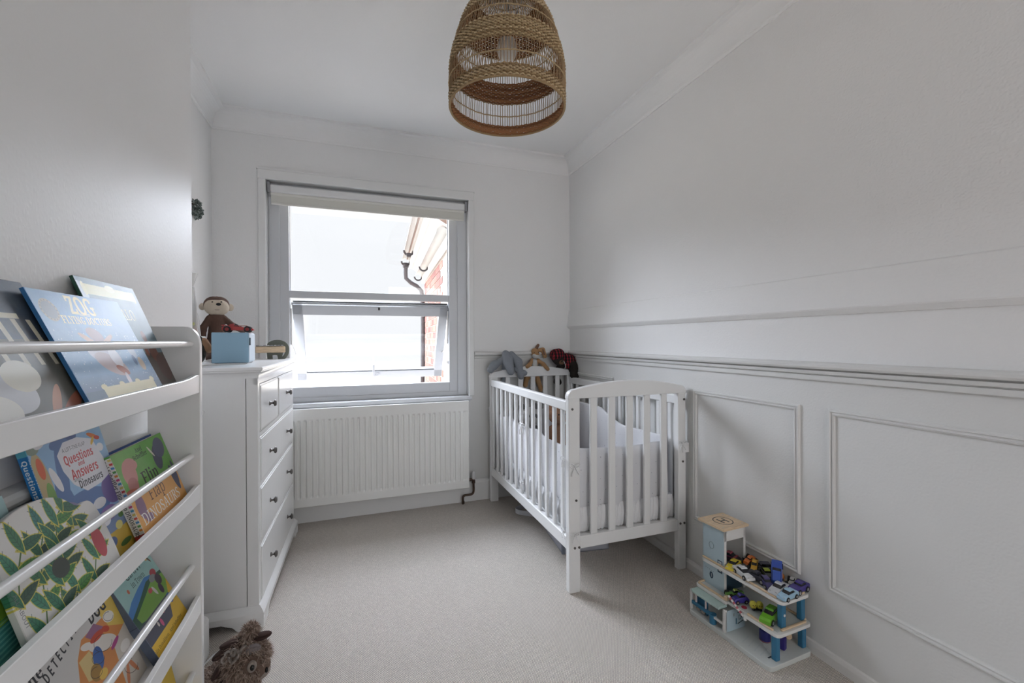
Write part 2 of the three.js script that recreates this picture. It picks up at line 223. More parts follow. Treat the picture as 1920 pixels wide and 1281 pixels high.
// roller blind, wound up
{ const b = thing('roller_blind', 'cream roller blind wound up at the head of the window', 'blind');
  const z = -3.102;
  mesh('blind_cassette', [span(-0.494, 0.748, 2.078, 2.128, z - 0.026, z + 0.022, 0.010)], M.white, b);
  mesh('blind_roll', put(new THREE.CylinderGeometry(0.016, 0.016, 1.235, 20), 0.127, 2.07, z - 0.002, 0, 0, Math.PI / 2), std([0.78, 0.77, 0.72], 0.8), b);
  mesh('blind_fabric', [span(-0.488, 0.742, 2.012, 2.082, z + 0.008, z + 0.011)], new THREE.MeshPhysicalMaterial({ color: new THREE.Color().setRGB(0.76, 0.75, 0.69), roughness: 0.85, transmission: 0.12, thickness: 0, bumpMap: fabricBump, bumpScale: 0.0004 }), b);
  mesh('bottom_bar', span(-0.488, 0.742, 2.003, 2.018, z + 0.003, z + 0.016, 0.004), std([0.76, 0.75, 0.70], 0.6), b);
  for (const x of [-0.500, 0.754]) mesh('bracket', span(x - 0.008, x + 0.008, 2.072, 2.142, z - 0.02, z + 0.026, 0.003), std([0.30, 0.30, 0.31], 0.4), b);
  const ch = []; for (let i = 0; i < 150; i++) for (const dx of [0, 0.010]) ch.push(ball(0.0026, -0.503 + dx * 0.6, 2.08 - i * 0.0062, z + 0.012 + dx, 1, 1, 1, 5));
  mesh('pull_chain', ch, std([0.45, 0.45, 0.46], 0.4), b);
}

// ---------------------------------------------------------------- cot
{ const c = thing('cot', 'white wooden cot with slatted sides and arched ends in the corner', 'cot', [0.905, 0, -1.78]);
  const L = 1.245, Wd = 0.652, T = 0.034;                              // length along -z, width along x
  const post = (x0, x1, z) => [span(x0, x1, 0, 0.884, z - T, z, 0.005)];
  const archTop = (x) => 0.912 + 0.040 * (1 - Math.pow((x - Wd / 2) / (Wd / 2), 2));
  function endPanel(z, parent) {
    const pts = [[0, 0.8845], [Wd, 0.8845]]; const r = 0.034;
    for (let i = 0; i <= 6; i++) { const a = i / 6 * Math.PI / 2; pts.push([Wd - r + r * Math.cos(a), archTop(Wd - r) - r + r * Math.sin(a)]); }
    for (let i = 1; i < 24; i++) { const x = Wd - r - (Wd - 2 * r) * i / 24; pts.push([x, archTop(x)]); }
    for (let i = 0; i <= 6; i++) { const a = Math.PI / 2 + i / 6 * Math.PI / 2; pts.push([r + r * Math.cos(a), archTop(r) - r + r * Math.sin(a)]); }
    mesh('arched_top_rail', put(extrude(pts, T - 0.006, 0.003), 0, 0, z - T + 0.003), M.crib, parent);
    mesh('leg', post(0, 0.057, z), M.crib, parent); mesh('leg', post(Wd - 0.046, Wd, z), M.crib, parent);
    mesh('end_rail', span(0.057, Wd - 0.046, 0.195, 0.252, z - T + 0.006, z - 0.004, 0.004), M.crib, parent);
    for (const x of [0.117, 0.215, 0.313, 0.411, 0.511]) mesh('slat', span(x, x + 0.036, 0.25, 0.886, z - 0.025, z - 0.009, 0.005), M.crib, parent);
    for (const [x, y] of [[0.018, 0.835], [Wd - 0.012, 0.85], [0.036, 0.42], [Wd - 0.02, 0.54], [0.028, 0.205], [0.05, 0.205], [Wd - 0.036, 0.232], [Wd - 0.012, 0.232]]) mesh('bolt', put(new THREE.CylinderGeometry(0.0055, 0.0055, 0.004, 12), x, y, z > -0.5 ? z + 0.001 : z - T - 0.001, Math.PI / 2), M.pewter, parent);
  }
  endPanel(0, c); endPanel(-L + T, c);
  for (const x of [0.0, Wd - 0.034]) {
    mesh('side_rail', span(x + 0.002, x + 0.032, 0.822, 0.868, -L + T, -T, 0.006), M.crib, c);
    mesh('bottom_rail', span(x + 0.002, x + 0.032, 0.188, 0.248, -L + T, -T, 0.005), M.crib, c);
    for (let i = 0; i < 13; i++) { const z = -0.095 - i * 0.0915; mesh('slat', span(x + 0.009, x + 0.024, 0.245, 0.825, z - 0.015, z + 0.015, 0.006), M.crib, c); }
  }
  mesh('mattress_base', span(0.04, Wd - 0.04, 0.232, 0.246, -L + 0.04, -0.038), M.crib, c);
}
const sheetMat = std([0.84, 0.84, 0.85], 0.9, { bumpMap: fabricBump, bumpScale: 0.0004 });
// mattress with its ruffled fitted sheet
{ const m = thing('cot_mattress', 'white mattress in a ruffled fitted sheet inside the cot', 'mattress', [0.905 + 0.326, 0.247, -1.78 - 0.6225]);
  const g = new RoundedBoxGeometry(0.565, 0.10, 1.15, 6, 0.03); g.translate(0, 0.052, 0);
  mesh('mattress_body', g, sheetMat, m);
  // gathered elastic edge: wavy frill round the mattress
  const pos = [], w = 0.287, l = 0.575, P = []; for (let i = 0; i <= 60; i++) P.push([-w, l - 2 * l * i / 60, -1, 0]); for (let i = 1; i <= 30; i++) P.push([-w + 2 * w * i / 30, -l, 0, -1]); for (let i = 1; i <= 60; i++) P.push([w, -l + 2 * l * i / 60, 1, 0]); for (let i = 1; i <= 30; i++) P.push([w - 2 * w * i / 30, l, 0, 1]);
  const fine = []; for (let i = 0; i + 1 < P.length; i++) for (let k = 0; k < 5; k++) { const t = k / 5; fine.push(P[i].map((a, j) => a + (P[i + 1][j] - a) * t)); } fine.push(P[P.length - 1]);
  const rows = 9, grid = fine.map(([x, z, ox, oz], i) => { const out = []; for (let r = 0; r <= rows; r++) { const t = r / rows, y = 0.002 + 0.115 * t; const wave = 0.0045 * Math.sin(i * 1.15 + Math.sin(i * 0.13) * 4 + t * 3) * (0.4 + 0.8 * Math.abs(Math.sin(t * 6 + i * 0.05))); const b = -0.004 + 0.010 * Math.sin(Math.PI * t) + wave; out.push([x + ox * b, y, z + oz * b]); } return out; });
  for (let i = 0; i + 1 < grid.length; i++) for (let r = 0; r < rows; r++) { const a = grid[i][r], b = grid[i + 1][r], cc = grid[i + 1][r + 1], d = grid[i][r + 1]; pos.push(...a, ...b, ...cc, ...a, ...cc, ...d); }
  let f = new THREE.BufferGeometry(); f.setAttribute('position', new THREE.Float32BufferAttribute(pos, 3)); f = mergeVertices(f, 1e-5); f.computeVertexNormals();
  mesh('sheet_frill', f, sheetMat, m);
}
// cot bumper: a padded strip inside the slats with tie bows
const starTex = canvasTex(512, 512, (x, w) => { x.fillStyle = '#dedee1'; x.fillRect(0, 0, w, w); x.fillStyle = '#9c9ca4'; for (let i = 0; i < 42; i++) { const px = (i % 6 + 0.5 * (Math.floor(i / 6) % 2) + 0.35) * w / 6.2 + rr(-8, 8), py = (Math.floor(i / 6) + 0.5) * w / 7 + rr(-8, 8), s = rr(3, 5.5), a = rr(0, 3); x.beginPath(); for (let k = 0; k < 10; k++) { const q = a + k * Math.PI / 5, r = k % 2 ? s * 0.45 : s; x.lineTo(px + r * Math.cos(q), py + r * Math.sin(q)); } x.fill(); } });
starTex.wrapS = starTex.wrapT = THREE.RepeatWrapping; starTex.repeat.set(1 / 0.36, 1 / 0.36);
const bumperMat = std([1, 1, 1], 0.9, { map: starTex, bumpMap: fabricBump, bumpScale: 0.0003 });
function padStrip(path, top, bot, th, inward) {          // path of [x,z]; top/bot functions of t
  const n = 90, ring = [], P = new THREE.CatmullRomCurve3(path.map(([x, z]) => V(x, 0, z)), false, 'catmullrom', 0.05);
  for (let i = 0; i <= n; i++) { const t = i / n, p = P.getPointAt(t), d = P.getTangentAt(t), nx = -d.z * inward, nz = d.x * inward, y1 = top(t), y0 = bot(t), r = []; const K = 20;
    for (let k = 0; k < K; k++) { const a = k / K * 2 * Math.PI, cy = Math.sin(a), cx = Math.cos(a); const sy = Math.sign(cy) * Math.pow(Math.abs(cy), 0.35), sx = Math.sign(cx) * Math.pow(Math.abs(cx), 0.6); const v = (y0 + y1) / 2 + (y1 - y0) / 2 * sy, o = th / 2 * sx * (1 + 0.25 * Math.sin(t * 23)) + 0.004 * Math.sin(t * 31 + v * 14); r.push([p.x + nx * o, v, p.z + nz * o]); } ring.push(r); }
  const pos = []; for (let i = 0; i < n; i++) for (let k = 0; k < 20; k++) { const q = (k + 1) % 20, a = ring[i][k], b = ring[i + 1][k], c = ring[i + 1][q], d = ring[i][q]; pos.push(...a, ...c, ...b, ...a, ...d, ...c); }
  for (const e of [0, n]) { const r = ring[e], m = r.reduce((s, p) => [s[0] + p[0] / 20, s[1] + p[1] / 20, s[2] + p[2] / 20], [0, 0, 0]); for (let k = 0; k < 20; k++) { const a = r[k], b = r[(k + 1) % 20]; pos.push(...(e ? [...m, ...a, ...b] : [...m, ...b, ...a])); } }
  let g = new THREE.BufferGeometry(); g.setAttribute('position', new THREE.Float32BufferAttribute(pos, 3)); g = mergeVertices(g, 1e-5); g.computeVertexNormals(); return g;
}
function bow(x, y, z, s = 1, nx = 0, nz = 1) { const loop = (a) => { const pts = []; for (let i = 0; i <= 14; i++) { const t = i / 14 * Math.PI * 2; const r = 0.017 * s * (1 - Math.cos(t)) / 2; pts.push(V(Math.cos(a) * r * 1.6 - Math.sin(a) * 0.008 * s * Math.sin(t), Math.sin(a) * r * 1.6 + Math.cos(a) * 0.008 * s * Math.sin(t), 0.004 + 0.004 * Math.sin(t))); } return new THREE.TubeGeometry(new THREE.CatmullRomCurve3(pts), 24, 0.0022 * s, 6); };
  const gs = [loop(0.35), loop(2.8), tube([[0, 0, 0.004], [-0.012 * s, -0.02 * s, 0.006], [-0.016 * s, -0.042 * s, 0.004]], 0.0022 * s, 12, 6), tube([[0, 0, 0.004], [0.012 * s, -0.022 * s, 0.006], [0.022 * s, -0.036 * s, 0.004]], 0.0022 * s, 12, 6), ball(0.005 * s, 0, 0, 0.005)].map(prep); const g = mergeGeometries(gs.map(planar)); g.rotateY(Math.atan2(nx, nz)); return g.translate(x, y, z); }
{ const b = thing('cot_bumper', 'pale grey padded cot bumper with tiny stars tied inside the slats', 'bumper');
  const xL = 0.962, xR = 1.500, zN = -1.845, zF = -2.965;
  mesh('bumper_pad', padStrip([[xR - 0.01, zN], [1.3, zN + 0.004], [1.1, zN], [xL + 0.02, zN]], (t) => 0.640 - 0.012 * Math.sin(t * 3.1), (t) => 0.345 - 0.04 * t + 0.012 * Math.sin(t * 9), 0.022, 1), bumperMat, b);
  mesh('bumper_pad', padStrip([[xL, zN - 0.03], [xL + 0.004, -2.2], [xL, -2.6], [xL, zF]], (t) => 0.645 - 0.02 * Math.abs(Math.sin(t * 8)), (t) => 0.315 + 0.01 * Math.sin(t * 9), 0.022, 1), bumperMat, b);
  mesh('bumper_pad', padStrip([[xR, zN - 0.03], [xR - 0.012, -2.1], [xR - 0.035, -2.35], [xR - 0.02, -2.6], [xR, zF]], (t) => 0.655 + 0.085 / (1 + Math.exp(-(t - 0.42) * 26)) - 0.03 * t, (t) => 0.34, 0.026, 1), bumperMat, b);
  mesh('bumper_pad', padStrip([[xR - 0.02, zF], [1.2, zF], [xL + 0.02, zF]], () => 0.645, () => 0.34, 0.022, 1), bumperMat, b);
  const ties = [[0.932, 0.575, -1.776, 1, 0, 1], [1.53, 0.632, -1.776, 0.9, 0, 1], [0.932, 0.265, -1.776, 0.8, 0, 1], [0.900, 0.60, -1.82, 0.9, -1, 0], [0.902, 0.655, -2.36, 1.2, -1, 0.2], [0.902, 0.33, -2.36, 1, -1, 0], [0.902, 0.66, -3.0, 0.8, -1, 0], [0.900, 0.27, -1.82, 0.8, -1, 0]];
  for (const t of ties) mesh('tie_bow', bow(...t), sheetMat, b);
  mesh('tie_tab', span(1.535, 1.572, 0.585, 0.632, -1.7775, -1.7755), sheetMat, b);
}
// ---------------------------------------------------------------- radiator
{ const r = thing('radiator', 'white ribbed panel radiator under the window', 'radiator');
  const x0 = -0.50, x1 = 0.738, y0 = 0.128, y1 = 0.724, zf = -2.975;
  const p = (xx) => { const u = (((xx - x0 - 0.03) / 0.0345) % 1 + 1) % 1; return u < 0.30 ? 0 : u < 0.42 ? (u - 0.30) / 0.12 : u < 0.88 ? 1 : (1 - u) / 0.12; };
  const cols = []; for (let x = x0 + 0.028; x < x1 - 0.028; x += 0.0345 / 12) cols.push(x);
  const rowsY = [y0, y0 + 0.045, y0 + 0.060, y0 + 0.3, y1 - 0.075, y1 - 0.062, y1]; const pos = [];
  const Zs = (x, i) => zf - (i >= 2 && i <= 4 ? 0.0085 * (1 - p(x)) : 0.0);
  const cc = [x0, ...cols, x1];
  for (let i = 0; i + 1 < cc.length; i++) for (let j = 0; j + 1 < rowsY.length; j++) { const q = (a, b) => [cc[a], rowsY[b], (a === 0 || a === cc.length - 1) ? zf : Zs(cc[a], b)]; pos.push(...q(i, j), ...q(i + 1, j), ...q(i + 1, j + 1), ...q(i, j), ...q(i + 1, j + 1), ...q(i, j + 1)); }
  const g = new THREE.BufferGeometry(); g.setAttribute('position', new THREE.Float32BufferAttribute(pos, 3)); g.computeVertexNormals();
  mesh('front_panel', g, M.rad, r);
  mesh('panel_rim', [rod(V(x0, y1, zf - 0.006), V(x1, y1, zf - 0.006), 0.006), rod(V(x0, y0, zf - 0.006), V(x1, y0, zf - 0.006), 0.006), rod(V(x1, y0, zf - 0.006), V(x1, y1, zf - 0.006), 0.006), ball(0.006, x1, y1, zf - 0.006, 1, 1, 1, 8), ball(0.006, x1, y0, zf - 0.006, 1, 1, 1, 8)], M.rad, r);
  mesh('side_cover', span(x1 - 0.004, x1, y0 + 0.01, y1 - 0.004, zf - 0.06, zf - 0.006), M.rad, r);
  const gr = [span(x0, x1, y1 - 0.003, y1 - 0.001, zf - 0.012, zf - 0.006), span(x0, x1, y1 - 0.003, y1 - 0.001, zf - 0.06, zf - 0.052)]; for (let x = x0; x < x1; x += 0.0125) gr.push(span(x, x + 0.005, y1 - 0.003, y1 - 0.001, zf - 0.053, zf - 0.011));
  mesh('top_grille', gr, M.rad, r);
  mesh('back_panel', span(x0, x1, y0 + 0.01, y1 - 0.02, zf - 0.058, zf - 0.05), M.rad, r);
  const brz = std([0.10, 0.065, 0.05], 0.4, { metalness: 0.6 });
  mesh('pipe', [tube([[0.708, 0.0, -3.02], [0.708, 0.048, -3.02], [0.716, 0.058, -3.02], [0.770, 0.062, -3.02], [0.782, 0.072, -3.02], [0.784, 0.15, -3.02]], 0.008, 40, 10), put(new THREE.CylinderGeometry(0.011, 0.011, 0.018, 6), 0.708, 0.012, -3.02), rod(V(0.738, 0.166, -3.02), V(0.784, 0.166, -3.02), 0.010), put(new THREE.CylinderGeometry(0.013, 0.013, 0.022, 6), 0.784, 0.15, -3.02), put(new THREE.CylinderGeometry(0.014, 0.014, 0.014, 6), 0.748, 0.166, -3.02, 0, 0, Math.PI / 2)], brz, r);
  mesh('valve_cap', put(lathe([[0, 0], [0.012, 0], [0.014, 0.008], [0.013, 0.04], [0.008, 0.052], [0, 0.053]], 20), 0.784, 0.168, -3.02), M.white, r);
}
// ---------------------------------------------------------------- chest of drawers
{ const c = thing('chest_of_drawers', 'white chest of five drawers with dark metal knobs beside the radiator', 'chest of drawers', [-0.352, 0, -2.0], -0.0205);
  const D = -0.43, Lz = -0.935, bx = -0.018, zs = -0.014, ze = Lz + 0.014;
  mesh('top', [span(D, 0.002, 1.030, 1.046, Lz - 0.002, 0.002, 0.004)], M.satin, c);
  const cv = [[0, 0], [0.003, 0]]; for (let i = 0; i <= 6; i++) { const a = i / 6 * Math.PI / 2; cv.push([0.003 + 0.010 * (1 - Math.cos(a)), 0.004 + 0.020 * Math.sin(a)]); } cv.push([0.015, 0.026], [0.015, 0.030], [0, 0.030]);
  mesh('cornice_moulding', sweep(cv, [[D + 0.01, zs], [bx, zs], [bx, ze], [D + 0.01, ze]], 1.0, -1), M.satin, c);
  mesh('corner_post', span(bx - 0.042, bx, 0.075, 1.02, zs - 0.03, zs, 0.002), M.satin, c);
  mesh('corner_post', span(bx - 0.042, bx, 0.075, 1.02, ze, ze + 0.03, 0.002), M.satin, c);
  mesh('side_panel', [span(D + 0.01, bx - 0.0445, 0.03, 1.02, zs - 0.02, zs - 0.003), span(D + 0.01, bx - 0.0445, 0.96, 1.02, zs - 0.015, zs - 0.0005)], M.satin, c);
  mesh('side_panel', span(D + 0.01, bx - 0.044, 0.03, 1.02, ze + 0.003, ze + 0.02), M.satin, c);
  mesh('back_panel', span(D + 0.004, D + 0.01, 0.05, 1.02, ze, zs), M.satin, c);
  mesh('front_frame', [span(bx - 0.03, bx - 0.001, 0.976, 1.02, ze, zs), ...[0.766, 0.56, 0.32].map((y) => span(bx - 0.03, bx - 0.002, y - 0.008, y + 0.008, ze + 0.03, zs - 0.03)), span(bx - 0.03, bx - 0.002, 0.76, 0.98, -0.445, -0.43), span(bx - 0.03, bx - 0.002, 0.06, 0.078, ze, zs)], M.satin, c);
  mesh('inner_carcass', span(D + 0.02, bx - 0.04, 0.07, 1.01, ze + 0.03, zs - 0.03), std([0.25, 0.25, 0.25], 0.8), c);
  const knobG = lathe([[0, 0], [0.010, 0], [0.010, 0.002], [0.006, 0.005], [0.0048, 0.011], [0.006, 0.015], [0.0145, 0.019], [0.015, 0.022], [0.011, 0.027], [0, 0.0285]], 20); knobG.rotateZ(-Math.PI / 2);
  const drawer = (z0, z1, y0, y1, ks) => { const d = mesh('drawer', [span(bx - 0.022, bx + 0.001, y0 + 0.0025, y1 - 0.0025, z0 - 0.0025, z1 + 0.0025, 0.0025), span(bx + 0.0, bx + 0.004, y0 + 0.010, y1 - 0.010, z0 - 0.010, z1 + 0.010, 0.002)], M.satin, c); for (const k of ks) mesh('knob', knobG.clone().translate(bx + 0.004, (y0 + y1) / 2 - 0.004, k), M.pewter, d); };
  const za = zs - 0.03, zb = ze + 0.03, k1 = -0.225, k2 = -0.67;
  drawer(za, -0.43, 0.774, 0.976, [k1]); drawer(-0.445, zb, 0.774, 0.976, [k2]);
  drawer(za, zb, 0.568, 0.758, [k1, k2]); drawer(za, zb, 0.328, 0.552, [k1, k2]); drawer(za, zb, 0.078, 0.312, [k1, k2]);
  // plinth with ogee top and bracket feet
  const pl = [[0, 0.036], [0.019, 0.036], [0.020, 0.06], [0.016, 0.068], [0.010, 0.076], [0.004, 0.084], [0, 0.086]];
  mesh('plinth', sweep(pl, [[D + 0.01, zs], [bx, zs], [bx, ze], [D + 0.01, ze]], 0, -1), M.satin, c);
  const foot = (len) => { const s = new THREE.Shape(); s.moveTo(0, 0); s.lineTo(0.085, 0); s.bezierCurveTo(0.10, 0.004, 0.10, 0.02, 0.118, 0.024); s.bezierCurveTo(0.13, 0.027, 0.14, 0.034, 0.15, 0.0365); s.lineTo(0, 0.0365); return s; };
  const fx = foot(), ff = (g) => prep(g);
  for (const [zz, dir] of [[zs + 0.016, -1], [ze - 0.016, 1]]) {
    const a = extrude(fx, 0.016, 0.002); a.rotateY(Math.PI / 2); if (dir > 0) a.scale(1, 1, -1); a.translate(bx + 0.0, 0, zz); mesh('bracket_foot', dir > 0 ? flip(a) : a, M.satin, c);
    const b = extrude(fx, 0.016, 0.002); b.scale(-1, 1, 1); b.translate(bx + 0.018, 0, dir < 0 ? zs - 0.001 : ze - 0.015); mesh('bracket_foot', flip(b), M.satin, c);
    const e = extrude(fx, 0.016, 0.002); e.translate(D + 0.01, 0, dir < 0 ? zs - 0.001 : ze - 0.015); mesh('bracket_foot', e, M.satin, c);
  }
}
function flip(g) { g = prep(g); const p = g.attributes.position; for (let i = 0; i < p.count; i += 3) for (const k of Object.keys(g.attributes)) { const at = g.attributes[k], n = at.itemSize; for (let q = 0; q < n; q++) { const t = at.array[(i + 1) * n + q]; at.array[(i + 1) * n + q] = at.array[(i + 2) * n + q]; at.array[(i + 2) * n + q] = t; } } g.computeVertexNormals(); return g; }

// ---------------------------------------------------------------- bookshelf on the chimney breast
{ const o = [-0.455, 0, -0.955], s = thing('bookshelf', 'white four-tier display bookshelf with round front rails against the left wall', 'bookshelf', o);
  const X = (x) => x - o[0], Z = (z) => z - o[2], x0 = -0.511, x1 = -0.397;
  for (const z of [-1.423, -0.505]) { const p = new THREE.Shape(); p.moveTo(X(x0), 0); p.lineTo(X(x1), 0); p.lineTo(X(x1), 1.135); p.bezierCurveTo(X(x1), 1.166, X(x1) - 0.014, 1.188, X(x1) - 0.036, 1.188); p.lineTo(X(x0), 1.188); p.closePath(); mesh('side_panel', put(extrude(p, 0.014, 0.002, 2, 12), 0, 0, Z(z) + 0.002), M.satin, s); }
  for (const y of [1.012, 0.715, 0.415, 0.117]) {
    mesh('shelf', span(X(x0), X(-0.408), y, y + 0.012, Z(-1.405), Z(-0.505)), M.satin, s);
    const L = 0.9, n = 40, pts = [[0, 0], [L, 0]]; for (let i = 0; i <= n; i++) { const u = 1 - i / n, e = Math.min(u, 1 - u) * L; pts.push([u * L, 0.040 + 0.008 * Math.exp(-Math.pow(e / 0.06, 2)) - 0.001]); }
    const g = extrude(pts, 0.010, 0.0012, 1); g.rotateY(-Math.PI / 2); mesh('front_lip', flip(g.scale(1, 1, 1)).translate(X(-0.398), y, Z(-1.405)), M.satin, s).geometry.computeVertexNormals();
  }
  for (const y of [1.143, 0.840, 0.541, 0.252]) mesh('front_rail', rod(V(X(-0.418), y, Z(-1.406)), V(X(-0.418), y, Z(-0.504)), 0.0082, 0.0082, 20), M.satin, s);
}
// ---------------------------------------------------------------- picture books
const gloss = (t) => new THREE.MeshPhysicalMaterial({ map: t, roughness: 0.5, clearcoat: 0.18, clearcoatRoughness: 0.3 });
const pageMat = std([0.80, 0.78, 0.73], 0.9);
function book({ label, xb, fl, sl, z0, z1, h, th = 0.009, cover, spine, spineTex, outline, group = 'picture books on the bookshelf' }) {
  const w = z0 - z1, b = thing('picture_book', label, 'book', [xb, fl, (z0 + z1) / 2], 0, group); b.rotation.z = Math.atan(sl);
  const k = h > w ? [Math.round(640 * w / h), 640] : [640, Math.round(640 * h / w)], t = canvasTex(k[0], k[1], cover);
  if (outline) { const e = extrude(outline, th - 0.002, 0.001, 1); const p = e.attributes.position, uv = e.attributes.uv; for (let i = 0; i < p.count; i++) uv.setXY(i, p.getX(i) / w + 0.5, p.getY(i) / h); e.rotateY(Math.PI / 2); mesh('board_block', e.translate(-th + 0.001, 0, 0), gloss(t), b, true); return b; }
  mesh('front_cover', box(0.0024, h, w, -0.0012, h / 2, 0), gloss(t), b, true);
  mesh('back_cover', box(0.0024, h, w, -th + 0.0012, h / 2, 0), std(spine, 0.4), b);
  mesh('page_block', box(th - 0.0048, h - 0.006, w - 0.006, -th / 2, h / 2, -0.001), pageMat, b);
  if (spineTex) { const g = new THREE.PlaneGeometry(th, h); mesh('spine', [box(th, h, 0.002, -th / 2, h / 2, w / 2 + 0.001)], gloss(canvasTex(64, Math.min(2000, Math.round(64 * h / th)), spineTex)), b, true); } else mesh('spine', box(th, h, 0.002, -th / 2, h / 2, w / 2 + 0.001), std(spine, 0.4), b);
  return b;
}
const blobs = (x, list) => { for (const [c, cx, cy, rx, ry, a = 0] of list) { x.fillStyle = c; x.beginPath(); x.ellipse(cx, cy, rx, ry, a, 0, 7); x.fill(); } };
const poly = (x, c, pts) => { x.fillStyle = c; x.beginPath(); pts.forEach((p) => x.lineTo(...p)); x.closePath(); x.fill(); };
const text = (x, s, px, py, size, c, o = {}) => { x.save(); x.translate(px, py); x.rotate(o.rot || 0); x.transform(o.sx || 1, 0, o.skew || 0, 1, 0, 0); x.font = (o.w || 'bold') + ' ' + size + 'px ' + (o.f || 'sans-serif'); x.fillStyle = c; x.textAlign = o.al || 'center'; x.textBaseline = 'middle'; if (o.stroke) { x.lineWidth = size * 0.06; x.strokeStyle = c; x.strokeText(s, 0, 0); } x.fillText(s, 0, 0); x.restore(); };
const speck = (x, c, n, w, h, r0, r1, y0 = 0) => { x.fillStyle = c; for (let i = 0; i < n; i++) { x.beginPath(); x.arc(rr(0, w), y0 + rr(0, h), rr(r0, r1), 0, 7); x.fill(); } };
const wash = (x, w, h, cols, n, r) => { for (let i = 0; i < n; i++) { x.globalAlpha = 0.12; x.fillStyle = cols[Math.floor(rnd() * cols.length)]; x.beginPath(); x.ellipse(rr(0, w), rr(0, h), rr(r * 0.3, r), rr(r * 0.15, r * 0.5), rr(0, 3), 0, 7); x.fill(); } x.globalAlpha = 1; };
const bar = (x, c, px, py, w, h) => { x.fillStyle = c; x.fillRect(px, py, w, h); };
// top tier
book({ label: 'dark slate picture book with cream railings at the left end of the top tier', xb: -0.420, fl: 1.025, sl: 0.45, z0: -0.69, z1: -0.958, h: 0.245, th: 0.007, spine: '#26303a', cover: (x, w, h) => { bar(x, '#3b4858', 0, 0, w, h); wash(x, w, h * 0.4, ['#2c3744', '#55657a'], 60, 90); bar(x, '#5b5a52', 0, h * 0.42, w, h); wash(x, w, h, ['#6d6a5e', '#3f4440', '#8a826f'], 60, 80); for (let i = 0; i < 9; i++) poly(x, '#cfc9b6', [[i * w / 8 - 20, h * 0.28], [i * w / 8 + 6, h * 0.28], [i * w / 8 + 30, h * 0.6], [i * w / 8 + 6, h * 0.6]]); bar(x, '#d6d0bb', 0, h * 0.24, w * 0.8, 22); blobs(x, [['#c9cbd0', w * 0.35, h * 0.72, 160, 90, 0.3], ['#dcd9cc', w * 0.55, h * 0.66, 90, 60], ['#e3e2dc', w * 0.2, h * 0.86, 140, 70], ['#9f5f49', w * 0.82, h * 0.9, 110, 26, -0.5], ['#c08a6d', w * 0.7, h * 0.86, 90, 22, -0.9], ['#ddd3b4', w * 0.8, h * 0.98, 120, 40], ['#8b3d2a', w * 0.92, h * 0.5, 22, 12]]); } });
book({ label: 'sky-blue picture book with gold lettering leaning in the middle of the top tier', xb: -0.409, fl: 1.025, sl: 0.44, z0: -0.935, z1: -1.230, h: 0.234, th: 0.006, spine: '#3d78b0', cover: (x, w, h) => { bar(x, '#8db2d6', 0, 0, w, h); wash(x, w, h, ['#a9c8e4', '#7aa4cc', '#98bddd'], 90, 110); bar(x, '#6c889f', 0, h * 0.82, w, h * 0.18); for (let i = 0; i < 12; i++) bar(x, 'rgba(108,136,159,0.10)', 0, h * (0.70 + 0.01 * i), w, h);
  blobs(x, [['#b4b0a6', w * 0.11, h * 0.16, 50, 46], ['#99a0a8', w * 0.11, h * 0.16, 40, 36]]); for (let i = 0; i < 16; i++) blobs(x, [['#858c94', w * 0.11 + 44 * Math.cos(i * 0.393), h * 0.16 + 40 * Math.sin(i * 0.393), 3, 3]]); text(x, 'ZOG', w * 0.46, h * 0.10, 104, '#f3e9c4', { w: 'normal', f: 'serif', sx: 0.86, stroke: 1 }); text(x, 'AND THE', w * 0.455, h * 0.178, 17, '#f3e9c4', { f: 'serif' }); text(x, 'FLYING DOCTORS', w * 0.455, h * 0.23, 46, '#f3e9c4', { f: 'serif', sx: 0.84 });
  speck(x, '#dbe8f3', 150, w, h * 0.5, 1, 3, h * 0.3); blobs(x, [['#b9a3a8', w * 0.44, h * 0.36, 56, 34, 0.3], ['#d9b9ac', w * 0.34, h * 0.40, 60, 14, 0.5], ['#d9b9ac', w * 0.56, h * 0.40, 60, 12, -0.4], ['#d5d1dc', w * 0.40, h * 0.52, 96, 50, 0.25], ['#c9b7bb', w * 0.46, h * 0.62, 110, 46, 0.35], ['#e8e6ee', w * 0.54, h * 0.56, 40, 50, -0.3], ['#a85a44', w * 0.55, h * 0.68, 46, 18, 0.4], ['#efe9f2', w * 0.56, h * 0.77, 16, 34, 0], ['#b9c9de', w * 0.80, h * 0.50, 30, 46, -0.5], ['#cfbfae', w * 0.86, h * 0.64, 26, 34], ['#5f7fae', w * 0.78, h * 0.60, 16, 26]]); bar(x, '#f3ebc4', w * 0.20, h * 0.80, w * 0.70, h * 0.10); for (let i = 0; i < 4; i++) blobs(x, [['#f3ebc4', w * (0.22 + 0.22 * i), h * 0.80, 22, 13]]); } });
